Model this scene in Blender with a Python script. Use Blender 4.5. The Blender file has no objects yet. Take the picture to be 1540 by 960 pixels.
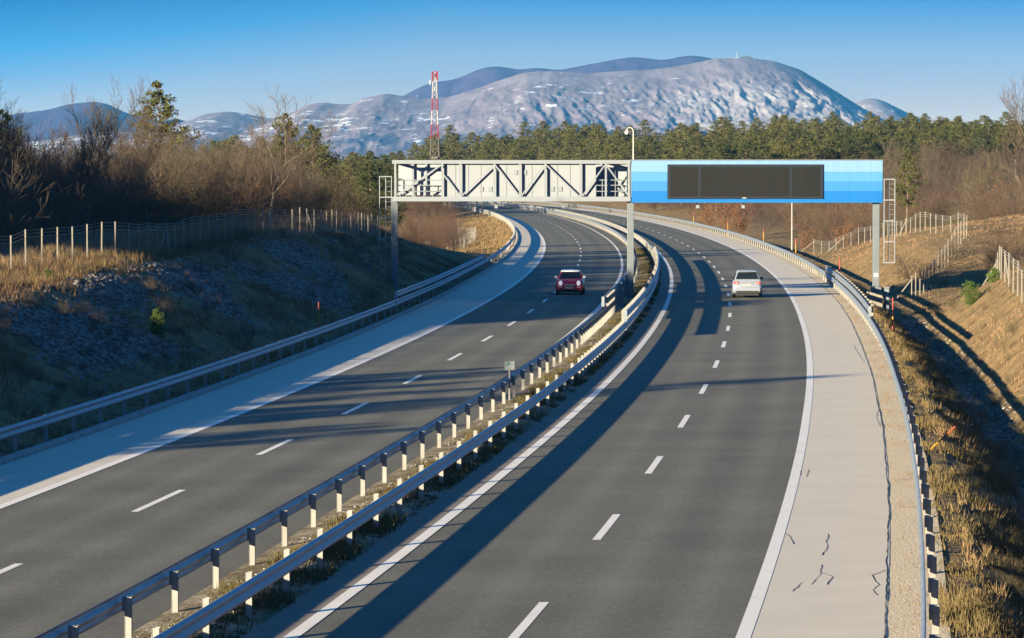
import bpy, math, random
import numpy as np
from mathutils import Vector, noise as mnoise
R = math.radians
rng = np.random.default_rng(7)
random.seed(7)
scn = bpy.context.scene
COL = scn.collection

# ------------------------------------------------------------------ camera
F, YH, H = 5900.0, 260.0, 7.45
PITCH = math.atan(220 / F)
cd = bpy.data.cameras.new('camera')
cam = bpy.data.objects.new('camera', cd); COL.objects.link(cam)
cam.location = (0, 0, H); cam.rotation_euler = (math.pi / 2 - PITCH, 0, 0)
cd.sensor_width = 36; cd.lens = F / 1540 * 36
cd.clip_start = 1; cd.clip_end = 40000
scn.camera = cam

# ------------------------------------------------------------------ light
AZ, EL = R(40), R(10.4)           # shadows run away to the right
S = Vector((-math.cos(EL) * math.sin(AZ), -math.cos(EL) * math.cos(AZ), math.sin(EL)))
sd = bpy.data.lights.new('sun', 'SUN'); sd.energy = 5.0; sd.angle = R(0.5); sd.color = (1.0, 0.84, 0.54)
so = bpy.data.objects.new('sun', sd); COL.objects.link(so)
so.rotation_euler = (-S).to_track_quat('-Z', 'Y').to_euler(); so.location = (-60, -60, 60)
w = bpy.data.worlds.new('World'); scn.world = w; w.use_nodes = True
wn = w.node_tree; wn.nodes.clear()
def N(nt, t, **k):
    n = nt.nodes.new(t)
    for a, b in k.items():
        if a.startswith('i_'):
            n.inputs[a[2:].replace('_', ' ')].default_value = b
        else: setattr(n, a, b)
    return n
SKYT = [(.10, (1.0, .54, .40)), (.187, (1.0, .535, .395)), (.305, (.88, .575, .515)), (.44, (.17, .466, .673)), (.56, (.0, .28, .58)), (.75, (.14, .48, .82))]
tc = N(wn, 'ShaderNodeTexCoord'); sx = N(wn, 'ShaderNodeSeparateXYZ'); cx = N(wn, 'ShaderNodeCombineXYZ')
def wm(op, a, b):
    n = N(wn, 'ShaderNodeMath', operation=op)
    for i_, v_ in enumerate((a, b)):
        if hasattr(v_, 'links'): wn.links.new(v_, n.inputs[i_])
        else: n.inputs[i_].default_value = v_
    return n.outputs[0]
L = wn.links.new
L(tc.outputs['Generated'], sx.inputs[0])
# very clear winter air: the pale band hugs the horizon, so elevation is stretched before the sky is looked up
zs_ = wm('MINIMUM', wm('MULTIPLY', sx.outputs[2], 9.0), .45)
L(sx.outputs[0], cx.inputs[0]); L(sx.outputs[1], cx.inputs[1]); L(zs_, cx.inputs[2])
vn = N(wn, 'ShaderNodeVectorMath', operation='NORMALIZE'); L(cx.outputs[0], vn.inputs[0])
sky = N(wn, 'ShaderNodeTexSky', sky_type='NISHITA', sun_disc=False)
sky.sun_elevation = EL; sky.sun_rotation = R(220); sky.air_density = 1.0; sky.dust_density = 0.25; sky.ozone_density = 2.2
L(vn.outputs[0], sky.inputs[0])
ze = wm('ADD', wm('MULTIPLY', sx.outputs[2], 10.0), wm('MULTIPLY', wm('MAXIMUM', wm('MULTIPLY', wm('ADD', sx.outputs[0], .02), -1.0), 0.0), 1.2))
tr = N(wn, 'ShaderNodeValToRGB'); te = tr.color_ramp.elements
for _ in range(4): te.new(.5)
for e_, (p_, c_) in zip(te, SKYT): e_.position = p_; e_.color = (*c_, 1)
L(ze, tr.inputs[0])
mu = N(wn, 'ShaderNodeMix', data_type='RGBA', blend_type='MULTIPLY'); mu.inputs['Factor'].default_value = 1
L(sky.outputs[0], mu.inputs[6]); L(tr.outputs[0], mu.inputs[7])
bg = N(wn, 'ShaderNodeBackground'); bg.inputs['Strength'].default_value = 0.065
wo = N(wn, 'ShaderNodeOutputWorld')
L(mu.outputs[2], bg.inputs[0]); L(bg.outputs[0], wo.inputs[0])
scn.view_settings.view_transform = 'Standard'; scn.view_settings.look = 'None'
scn.view_settings.exposure = 2.0; scn.view_settings.gamma = 1.0
scn.view_settings.use_curve_mapping = False
scn.render.engine = 'CYCLES'
scn.cycles.use_denoising = True
scn.cycles.max_bounces = 5; scn.cycles.diffuse_bounces = 2; scn.cycles.glossy_bounces = 2
scn.cycles.transparent_max_bounces = 24; scn.cycles.transmission_bounces = 2; scn.cycles.volume_bounces = 0
scn.cycles.caustics_reflective = False; scn.cycles.caustics_refractive = False

# ------------------------------------------------------------------ materials
def mat(name, base=(.5, .5, .5), rough=.7, metal=0., spec=.3):
    m = bpy.data.materials.new(name); m.use_nodes = True
    b = m.node_tree.nodes['Principled BSDF']
    b.inputs['Base Color'].default_value = (*base, 1); b.inputs['Roughness'].default_value = rough
    b.inputs['Metallic'].default_value = metal; b.inputs['Specular IOR Level'].default_value = spec
    return m
def nmat(name, stops, scale=5., detail=6., rough=.8, metal=0., spec=.3, bump=0., bump_scale=None, mapping=(1, 1, 1), nrough=.6, scale2=None, amt2=.5, dist=.03):
    """noise-coloured material in object space; stops = [(pos, colour), ...]; optional second, larger noise"""
    m = mat(name, stops[0][1], rough, metal, spec); nt = m.node_tree; b = nt.nodes['Principled BSDF']
    t = N(nt, 'ShaderNodeTexCoord'); mp = N(nt, 'ShaderNodeMapping'); mp.inputs['Scale'].default_value = mapping
    nt.links.new(t.outputs['Object'], mp.inputs[0])
    n = N(nt, 'ShaderNodeTexNoise'); n.inputs['Scale'].default_value = scale; n.inputs['Detail'].default_value = detail; n.inputs['Roughness'].default_value = nrough
    nt.links.new(mp.outputs[0], n.inputs['Vector'])
    r = N(nt, 'ShaderNodeValToRGB')
    while len(r.color_ramp.elements) < len(stops): r.color_ramp.elements.new(.5)
    for e, (p, c) in zip(r.color_ramp.elements, stops): e.position = p; e.color = (*c, 1)
    fac = n.outputs['Fac']
    if scale2:
        n2 = N(nt, 'ShaderNodeTexNoise'); n2.inputs['Scale'].default_value = scale2; n2.inputs['Detail'].default_value = 4
        nt.links.new(t.outputs['Object'], n2.inputs['Vector'])
        mx = N(nt, 'ShaderNodeMix'); mx.inputs['Factor'].default_value = amt2
        nt.links.new(fac, mx.inputs['A']); nt.links.new(n2.outputs['Fac'], mx.inputs['B']); fac = mx.outputs['Result']
    nt.links.new(fac, r.inputs[0]); nt.links.new(r.outputs[0], b.inputs['Base Color'])
    if bump:
        bn = N(nt, 'ShaderNodeBump'); bn.inputs['Strength'].default_value = bump; bn.inputs['Distance'].default_value = dist
        nb = n
        if bump_scale:
            nb = N(nt, 'ShaderNodeTexNoise'); nb.inputs['Scale'].default_value = bump_scale; nb.inputs['Detail'].default_value = 4
            nt.links.new(t.outputs['Object'], nb.inputs['Vector'])
        nt.links.new(nb.outputs['Fac'], bn.inputs['Height']); nt.links.new(bn.outputs[0], b.inputs['Normal'])
    return m
def leafmat(name, stops, rough=.7, trans=0., per='isl'):
    """colour varies per loose leaf and per plant"""
    m = mat(name, stops[0][1], rough, 0, .15); nt = m.node_tree; b = nt.nodes['Principled BSDF']
    g = N(nt, 'ShaderNodeNewGeometry'); oi = N(nt, 'ShaderNodeObjectInfo')
    mx = N(nt, 'ShaderNodeMix'); mx.inputs['Factor'].default_value = .5
    nt.links.new(g.outputs['Random Per Island'], mx.inputs['A']); nt.links.new(oi.outputs['Random'], mx.inputs['B'])
    r = N(nt, 'ShaderNodeValToRGB')
    while len(r.color_ramp.elements) < len(stops): r.color_ramp.elements.new(.5)
    for e, (p, c) in zip(r.color_ramp.elements, stops): e.position = p; e.color = (*c, 1)
    nt.links.new(mx.outputs['Result'], r.inputs[0]); nt.links.new(r.outputs[0], b.inputs['Base Color'])
    if trans:
        tr = N(nt, 'ShaderNodeBsdfTranslucent'); ms = N(nt, 'ShaderNodeMixShader'); ms.inputs[0].default_value = trans
        nt.links.new(r.outputs[0], tr.inputs[0]); nt.links.new(b.outputs[0], ms.inputs[1]); nt.links.new(tr.outputs[0], ms.inputs[2])
        nt.links.new(ms.outputs[0], nt.nodes['Material Output'].inputs[0])
    return m

M = {}
M['asphalt'] = nmat('asphalt', [(.36, (.076, .071, .057)), (.5, (.099, .093, .074)), (.66, (.124, .117, .092))], 26, 8, .82, spec=.25, bump=.25, bump_scale=30, scale2=.22, amt2=.45, dist=.01, nrough=.75)
M['shoulder'] = nmat('worn_pale_asphalt', [(.34, (.39, .345, .29)), (.44, (.475, .425, .36)), (.56, (.51, .46, .39)), (.7, (.57, .515, .44))], 18, 8, .85, bump=.2, bump_scale=40, scale2=.5, amt2=.3, dist=.01, nrough=.75)
M['shoulder_edge'] = nmat('old_asphalt_edge', [(.3, (.13, .11, .095)), (.7, (.22, .185, .155))], 12, 8, .85, bump=.2, scale2=.6, dist=.01)
M['gravel'] = nmat('gravel', [(.34, (.30, .235, .16)), (.5, (.50, .41, .29)), (.66, (.66, .56, .42))], 14, 8, .95, bump=.8, bump_scale=18, nrough=.8, dist=.04)
M['paint'] = nmat('road_paint', [(.3, (.48, .44, .40)), (.45, (.66, .62, .57)), (.8, (.74, .70, .65))], 3, 8, .6, scale2=.6, nrough=.75)
M['crack'] = nmat('crack_filler', [(.3, (.012, .012, .013)), (.7, (.03, .03, .03))], 6)
M['kerb'] = nmat('kerb_concrete', [(.3, (.22, .21, .195)), (.7, (.36, .345, .32))], 2.5, 8, .9, bump=.2)
M['concrete'] = nmat('concrete', [(.3, (.15, .135, .115)), (.7, (.24, .215, .18))], 3, 8, .9, bump=.2)
M['galv'] = nmat('galvanized_steel', [(.3, (.16, .185, .22)), (.7, (.22, .25, .29))], 1.7, 6, .45, metal=.3, spec=.6)
M['post'] = nmat('galvanized_post', [(.3, (.17, .168, .17)), (.7, (.235, .23, .23))], 3, 6, .6)
M['frame'] = nmat('painted_steel', [(.3, (.10, .12, .145)), (.7, (.125, .145, .17))], 2, 5, .5, metal=.2)
M['frame_light'] = nmat('grey_panel_paint', [(.3, (.145, .165, .205)), (.7, (.165, .188, .23))], .6, 5, .55)
M['cabinet'] = nmat('cabinet_paint', [(.3, (.175, .195, .235)), (.7, (.195, .215, .255))], .7, 6, .55)
M['white_panel'] = nmat('white_panel_paint', [(.3, (.22, .24, .28)), (.7, (.25, .27, .31))], .8, 4, .5)
M['dark_steel'] = mat('dark_steel', (.05, .06, .07), .5, .2)
def sign_blue(name, c):
    q = tuple(v * .90 for v in c); return nmat(name, [(.38, q), (.62, c)], 1.1, 6, .5, mapping=(5, 1, .25))
M['blue0'] = sign_blue('sign_pale_blue', (.115, .225, .42)); M['blue1'] = sign_blue('sign_light_blue', (.048, .178, .38))
M['blue2'] = sign_blue('sign_sky_blue', (.021, .138, .36)); M['blue3'] = sign_blue('sign_strong_blue', (.0003, .098, .34))
M['bezel'] = mat('display_bezel', (.006, .01, .02), .5)
M['led'] = nmat('led_matrix', [(.35, (.0095, .0105, .012)), (.65, (.012, .013, .0145))], 1.2, 3, .7, spec=.08, mapping=(6, 1, .4))
M['led_mark'] = mat('led_mark', (.0155, .0165, .018), .6)
M['wire'] = mat('wire', (.35, .36, .36), .5, .3)
M['fence_post'] = nmat('fence_post_concrete', [(.3, (.15, .14, .13)), (.7, (.20, .185, .17))], 4, 5, .85)
M['soil'] = mat('soil', (.07, .05, .035), .95)
M['bark'] = nmat('grey_brown_bark', [(.3, (.06, .048, .038)), (.7, (.115, .095, .077))], 3, 6, .9, mapping=(1, 1, .3))
M['bark_pale'] = nmat('pale_bark', [(.3, (.11, .09, .072)), (.7, (.18, .155, .125))], 3, 6, .9, mapping=(1, 1, .3))
M['pine_bark'] = nmat('pine_bark', [(.3, (.07, .05, .038)), (.7, (.15, .11, .08))], 3, 6, .9, mapping=(1, 1, .3))
M['needles'] = leafmat('pine_needles', [(.0, (.016, .028, .012)), (.45, (.047, .053, .018)), (.75, (.078, .077, .024)), (1, (.115, .10, .032))], trans=.12)
M['needles_young'] = leafmat('young_pine_needles', [(.0, (.03, .06, .014)), (.5, (.06, .10, .02)), (1, (.10, .14, .03))], trans=.12)
M['twig'] = leafmat('twigs', [(.0, (.030, .023, .020)), (.5, (.068, .050, .040)), (1, (.135, .105, .080))])
M['twig_red'] = leafmat('reddish_twigs', [(.0, (.042, .026, .020)), (.5, (.085, .052, .037)), (1, (.125, .082, .058))])
M['twig_olive'] = leafmat('olive_twigs', [(.0, (.04, .033, .019)), (.5, (.078, .064, .036)), (1, (.12, .10, .056))])
M['copper'] = leafmat('copper_leaves', [(.0, (.12, .05, .02)), (.5, (.22, .10, .04)), (1, (.32, .17, .07))], trans=.2)
M['dry'] = leafmat('dry_grass', [(.0, (.075, .046, .030)), (.4, (.155, .094, .055)), (.75, (.22, .14, .08)), (1, (.29, .20, .12))], trans=.15)
M['dry_green'] = leafmat('green_and_straw_grass', [(.0, (.045, .044, .018)), (.5, (.10, .078, .034)), (1, (.185, .132, .066))], trans=.15)
M['dry_pale'] = leafmat('straw_grass', [(.0, (.10, .070, .036)), (.5, (.185, .125, .064)), (1, (.28, .20, .11))], trans=.15)
M['stone'] = leafmat('limestone', [(.0, (.11, .105, .10)), (.5, (.21, .20, .19)), (1, (.33, .315, .295))], rough=.9)
M['red'] = mat('red_plastic', (.20, .012, .010), .5); M['yellow'] = mat('yellow_plastic', (.30, .15, .008), .5)
M['orange'] = mat('faded_orange_plastic', (.22, .05, .016), .5); M['white'] = mat('white_paint', (.30, .31, .33), .5); M['mast_red'] = mat('mast_red', (.17, .016, .03), .6); M['mast_white'] = mat('mast_white', (.27, .27, .29), .6)
M['mast_grey'] = mat('mast_grey', (.085, .08, .075), .6)
M['sign_white'] = mat('sign_white', (.155, .185, .205), .5); M['green'] = mat('sign_green', (.0, .085, .065), .5); M['grey_text'] = mat('sign_grey_print', (.25, .27, .27), .5)
M['rubber'] = mat('rubber', (.012, .012, .013), .8); M['glass'] = mat('dark_glass', (.008, .012, .016), .06, 0, .6)
M['car_red'] = mat('red_car_paint', (.34, .008, .035), .25, .1, .6); M['car_white'] = mat('white_car_paint', (.60, .62, .65), .25, 0, .5)
M['silver'] = mat('silver_car_paint', (.185, .215, .28), .35, .2, .5); M['chrome'] = mat('chrome', (.6, .6, .62), .2, .9)
M['tail'] = mat('tail_lamp', (.28, .015, .015), .25, 0, .6); M['plate'] = mat('number_plate', (.22, .22, .22), .5)
M['black'] = mat('black_trim', (.012, .012, .013), .6)
hl = mat('head_lamp', (.55, .57, .6), .2); b_ = hl.node_tree.nodes['Principled BSDF']; b_.inputs['Emission Color'].default_value = (1, .93, .97, 1); b_.inputs['Emission Strength'].default_value = .08
M['headlamp'] = hl

# ------------------------------------------------------------------ mesh helpers
def np_mesh(name, V, T, mats, smooth=False, mi=None):
    V = np.ascontiguousarray(V, dtype=np.float32); T = np.ascontiguousarray(T, dtype=np.int32)
    k = T.shape[1]; me = bpy.data.meshes.new(name)
    me.vertices.add(len(V)); me.vertices.foreach_set('co', V.ravel())
    me.loops.add(T.size); me.loops.foreach_set('vertex_index', T.ravel())
    me.polygons.add(len(T)); me.polygons.foreach_set('loop_start', np.arange(0, T.size, k, dtype=np.int32))
    if smooth: me.polygons.foreach_set('use_smooth', np.ones(len(T), dtype=bool))
    for m in (mats if isinstance(mats, (list, tuple)) else [mats]): me.materials.append(m)
    if mi is not None: me.polygons.foreach_set('material_index', np.asarray(mi, dtype=np.int32))
    me.update(calc_edges=True)
    return me
class MB:
    def __init__(s): s.v = []; s.f = []
    def add(s, vs, fs):
        o = len(s.v); s.v += [tuple(v) for v in vs]; s.f += [tuple(i + o for i in f) for f in fs]; return s
    def box(s, x0, x1, y0, y1, z0, z1):
        return s.add([(x0, y0, z0), (x1, y0, z0), (x1, y1, z0), (x0, y1, z0), (x0, y0, z1), (x1, y0, z1), (x1, y1, z1), (x0, y1, z1)],
                     [(0, 3, 2, 1), (4, 5, 6, 7), (0, 1, 5, 4), (1, 2, 6, 5), (2, 3, 7, 6), (3, 0, 4, 7)])
    def tube(s, a, b, r0, r1=None, k=8):
        a = Vector(a); b = Vector(b); r1 = r0 if r1 is None else r1; d = (b - a).normalized()
        u = d.orthogonal().normalized(); v = d.cross(u)
        ring = lambda c, r: [c + (u * math.cos(2 * math.pi * i / k) + v * math.sin(2 * math.pi * i / k)) * r for i in range(k)]
        fs = [(i, (i + 1) % k, k + (i + 1) % k, k + i) for i in range(k)] + [tuple(range(k))[::-1], tuple(range(k, 2 * k))]
        return s.add(ring(a, r0) + ring(b, r1), fs)
    def bar(s, a, b, w, t):
        """rectangular bar between two points, w across in the view plane, t along y"""
        a = Vector(a); b = Vector(b); d = (b - a).normalized(); y = Vector((0, 1, 0)); n = d.cross(y).normalized() * w / 2; y = y * t / 2
        vs = [a - n - y, a + n - y, a + n + y, a - n + y, b - n - y, b + n - y, b + n + y, b - n + y]
        return s.add(vs, [(0, 3, 2, 1), (4, 5, 6, 7), (0, 1, 5, 4), (1, 2, 6, 5), (2, 3, 7, 6), (3, 0, 4, 7)])
    def loft(s, rings, cap=True):
        k = len(rings[0]); fs = []
        for j in range(len(rings) - 1):
            for i in range(k): fs.append((j * k + i, j * k + (i + 1) % k, (j + 1) * k + (i + 1) % k, (j + 1) * k + i))
        if cap: fs += [tuple(range(k))[::-1], tuple(range((len(rings) - 1) * k, len(rings) * k))]
        return s.add([p for r in rings for p in r], fs)
    def mesh(s, name, m, smooth=False, bevel=0):
        me = bpy.data.meshes.new(name); me.from_pydata(s.v, [], s.f)
        for q in (m if isinstance(m, (list, tuple)) else [m]): me.materials.append(q)
        import bmesh
        b = bmesh.new(); b.from_mesh(me); bmesh.ops.recalc_face_normals(b, faces=b.faces)
        if bevel: bmesh.ops.bevel(b, geom=list(b.edges), offset=bevel, segments=2, affect='EDGES', profile=.5, clamp_overlap=True)
        b.to_mesh(me); b.free()
        if smooth:
            for p in me.polygons: p.use_smooth = True
        return me
    def build(s, name, m, parent=None, **k):
        return obj(name, s.mesh(name, m, **k), parent)
def obj(name, me, parent=None, loc=None, rot=None, scale=None):
    o = bpy.data.objects.new(name, me); COL.objects.link(o)
    if parent: o.parent = parent
    if loc is not None: o.location = loc
    if rot is not None: o.rotation_euler = rot
    if scale is not None: o.scale = scale
    return o
def tag(o, label, cat, group=None, kind=None):
    if label: o['label'] = label
    if cat: o['category'] = cat
    if group: o['group'] = group
    if kind: o['kind'] = kind
    return o
def thing(name, label, cat, loc=(0, 0, 0), rz=0, group=None, scale=None):
    o = bpy.data.objects.new(name, None); COL.objects.link(o); o.empty_display_size = .3
    o.location = loc; o.rotation_euler = (0, 0, rz)
    if scale is not None: o.scale = scale
    return tag(o, label, cat, group)
def struct(name, me):
    o = obj(name, me); o['kind'] = 'structure'; return o

# ------------------------------------------------------------------ the road's line
PC = [-7.3314, 65.2331, -54.0471, 17.6431, -3.3995]
def _poly(z): t = z / 500; return sum(c * t ** i for i, c in enumerate(PC))
def _dpoly(z): t = z / 500; return sum(i * c * t ** (i - 1) for i, c in enumerate(PC) if i) / 500
ZA, ZB, RB_ = 55.0, 890.0, 900.0
def refX(z):
    z = np.asarray(z, dtype=float)
    return np.where(z < ZA, _poly(ZA) + _dpoly(ZA) * (z - ZA), np.where(z > ZB, _poly(ZB) + _dpoly(ZB) * (z - ZB) - (z - ZB) ** 2 / (2 * RB_), _poly(np.clip(z, ZA, ZB))))
def refD(z):
    z = np.asarray(z, dtype=float)
    return np.where(z < ZA, _dpoly(ZA), np.where(z > ZB, _dpoly(ZB) - (z - ZB) / RB_, _dpoly(np.clip(z, ZA, ZB))))
def refN(z): return np.sqrt(1 + refD(z) ** 2)
def ROX(off, z): return refX(z) + off * refN(z)
def tab(*kv):
    zs = kv[0::2]; os_ = kv[1::2]
    return lambda z: np.interp(z, zs, os_)
OFF = dict(
    RL=tab(60, -3.55, 100, -3.62, 300, -3.62, 420, -3.8, 800, -3.7),
    RD=tab(60, 0.0, 120, -.07, 350, -.03, 560, .1, 720, .3, 900, .3),
    RR=tab(60, 3.66, 120, 3.56, 200, 3.59, 275, 3.82, 363, 4.0, 460, 4.1, 800, 4.1),
    RS=tab(60, 5.93, 127, 5.84, 171, 5.9, 234, 6.25, 293, 6.35, 900, 6.35),
    RB=tab(60, 6.72, 130, 6.6, 198, 6.75, 293, 6.95, 900, 6.85),
    LL=tab(60, -13.75, 113, -13.92, 260, -14.1, 380, -14.5, 560, -15.2, 900, -15.1),
    LS=tab(60, -16.5, 100, -16.66, 172, -16.95, 271, -17.45, 900, -17.5),
    LD=tab(60, -10.55, 89, -10.64, 160, -10.74, 300, -10.86, 453, -11.13, 600, -11.3, 700, -11.5, 800, -11.3, 900, -11.1),
    LR=tab(60, -7.3, 300, -7.33, 480, -7.5, 640, -7.2, 900, -7.2),
    ML=tab(60, -6.0, 91, -6.15, 200, -6.2, 900, -6.15),
    MR=tab(60, -4.62, 86, -4.7, 900, -4.75))
ZS = np.concatenate([np.arange(-60, 400, 2.0), np.arange(400, 1200.1, 5.0)])
_s = np.concatenate([[0], np.cumsum(np.hypot(np.diff(ZS), np.diff(refX(ZS))))])
def Z_at_arc(s): return np.interp(s, _s, ZS)
def arc_at_Z(z): return np.interp(z, ZS, _s)

# ------------------------------------------------------------------ the terrain
LZ = [-200, 125, 150, 175, 215, 260, 295, 330, 390, 460, 560, 700, 900, 1400]
LK = [0, .9, 8, 12, 40, 150]
LT = np.array([[0, 0, 3.0, 3.4, 4.0, 5], [0, 0, 3.1, 3.45, 4.0, 5], [0, 0, 3.2, 3.7, 4.2, 5], [0, 0, 3.3, 3.9, 4.4, 5.2], [0, 0, 3.9, 4.4, 4.8, 5.5],
               [0, 0, 4.1, 4.4, 4.8, 5.5], [0, 0, 3.3, 3.8, 4.4, 5], [0, 0, 1.6, 2.2, 3.4, 4.5], [0, -.1, -1.2, -1.4, 0.5, 2.5], [0, -.1, -2.1, -2.3, -1.4, 0],
               [0, -.1, -1.8, -2.0, -1, 0], [0, -.1, -1, -1, -.5, 1], [0, -.1, -.6, -.5, 0, 2], [0, -.1, 0, 0, 1, 3]])
RZ = [-200, 208, 232, 250, 283, 315, 345, 380, 415, 470, 600, 700, 850, 1400]
RK = [0, .7, 2.5, 3.5, 7.3, 11, 24, 60, 150]
RT = np.array([[0, -.05, -1.25, -1.35, 1.7, 2.6, 3.8, 5.5, 7], [0, -.05, -1.25, -1.35, 1.9, 2.7, 3.8, 5.5, 7], [0, -.05, -1.0, -1.0, .2, .7, 2.3, 4.5, 6.5],
               [0, -.05, -.8, -.8, -.1, .4, 2.2, 4.5, 6.5], [0, -.05, -.8, -.7, 2.5, 3.1, 4.2, 5, 6.5], [0, -.05, -.8, -.6, 1.9, 2.9, 4.3, 5, 6.5],
               [0, -.05, -.7, -.6, .9, 2.3, 4.1, 5, 6.5], [0, -.05, -.8, -.8, .0, 1.0, 3, 4.5, 6], [0, -.05, -.9, -1.2, -1.3, -.9, 0.6, 2.5, 5],
               [0, -.05, -.9, -1.2, -1.3, -1.2, -.6, .5, 3], [0, -.05, -.8, -1, -.8, -.4, .6, 2.2, 4.5], [0, -.05, -.5, -.5, 0, .6, 2.2, 4, 5.5], [0, -.05, -.3, -.2, .6, 1.4, 3, 5, 6.5], [0, 0, 0, .6, 2.5, 4.5, 8, 10, 12]])
def bilin(T, ZK, DK, z, d):
    z = np.clip(z, ZK[0], ZK[-1]); d = np.clip(d, DK[0], DK[-1])
    i = np.clip(np.searchsorted(ZK, z) - 1, 0, len(ZK) - 2); j = np.clip(np.searchsorted(DK, d) - 1, 0, len(DK) - 2)
    ZK = np.asarray(ZK, float); DK = np.asarray(DK, float)
    a = (z - ZK[i]) / (ZK[i + 1] - ZK[i]); b = (d - DK[j]) / (DK[j + 1] - DK[j]); a = a * a * (3 - 2 * a)
    return (T[i, j] * (1 - a) + T[i + 1, j] * a) * (1 - b) + (T[i, j + 1] * (1 - a) + T[i + 1, j + 1] * a) * b
def wob(x, y):
    return (np.sin(x * 1.3 + 1.7 * np.sin(y * .21)) * np.sin(y * .47 + 1.1 * np.sin(x * .6)) * .5 + np.sin(x * 2.9 + y * 1.1) * np.sin(y * 1.7 - x * .8) * .3
            + np.sin(x * .37 + 2) * np.sin(y * .13 + x * .11) * .8)
def zt(x, y):
    """ground height; the formation under the roads lies 6 cm down"""
    x = np.asarray(x, float); y = np.asarray(y, float)
    off = (x - refX(y)) / refN(y)
    dl = OFF['LS'](y) - .3 - off; dr = off - OFF['RB'](y) - .15
    z = np.full(np.broadcast(x, y).shape, -.06)
    amp = lambda d: np.clip((d - .8) / 3, 0, 1) * .16
    z = np.where(dl > 0, bilin(LT, LZ, LK, y, dl) - .03 + amp(dl) * wob(x, y), z)
    z = np.where(dr > 0, bilin(RT, RZ, RK, y, dr) - .03 + amp(dr) * wob(x, y), z)
    return z
def gz(x, y): return float(zt(x, y))
def px(pxx, y):
    """world X that is seen at photo column pxx when standing y metres away"""
    return (pxx - 770) / F * y

ox = [0, .25, .5, .75, 1.0, 1.4, 1.8, 2.2, 2.6, 3.0, 3.5, 4, 4.6, 5.2, 6, 6.8, 7.6, 8.4, 9.4, 10.4, 11.5, 12.8, 14, 16, 18, 21, 24, 28, 33, 40, 50, 62, 80, 110, 150, 220, 350, 600, 1000, 1700, 2600]
tzs = np.concatenate([np.arange(-150, -60, 15.0), np.arange(-60, 420, 1.5), np.arange(420, 800, 5.0), np.arange(800, 1401, 20.0), 1400 * 1.12 ** np.arange(1, 22)])
cols_ = []
rowsV = []
for z in tzs:
    zz = np.full(1, z); l0 = float(OFF['LS'](z)) - .3; r0 = float(OFF['RB'](z)) + .15
    offs = np.array([l0 - q for q in ox][::-1] + [l0 + 2, -10.5, -8, -5.5, 0, 3, r0 - 1] + [r0 + q for q in ox])
    zc = min(z, 1400.); x = float(refX(zc)) + offs * float(refN(zc))
    h = zt(x, np.full_like(x, zc)); 
    if z > 1400: h = h * max(0, 1 - (z - 1400) / 1500)
    rowsV.append(np.stack([x, np.full_like(x, z), h], 1))
nc = len(rowsV[0]); V = np.concatenate(rowsV); nr = len(rowsV)
ii = (np.arange(nr - 1)[:, None] * nc + np.arange(nc - 1)[None, :]).ravel()
Q = np.stack([ii, ii + 1, ii + nc + 1, ii + nc], 1)

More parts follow.
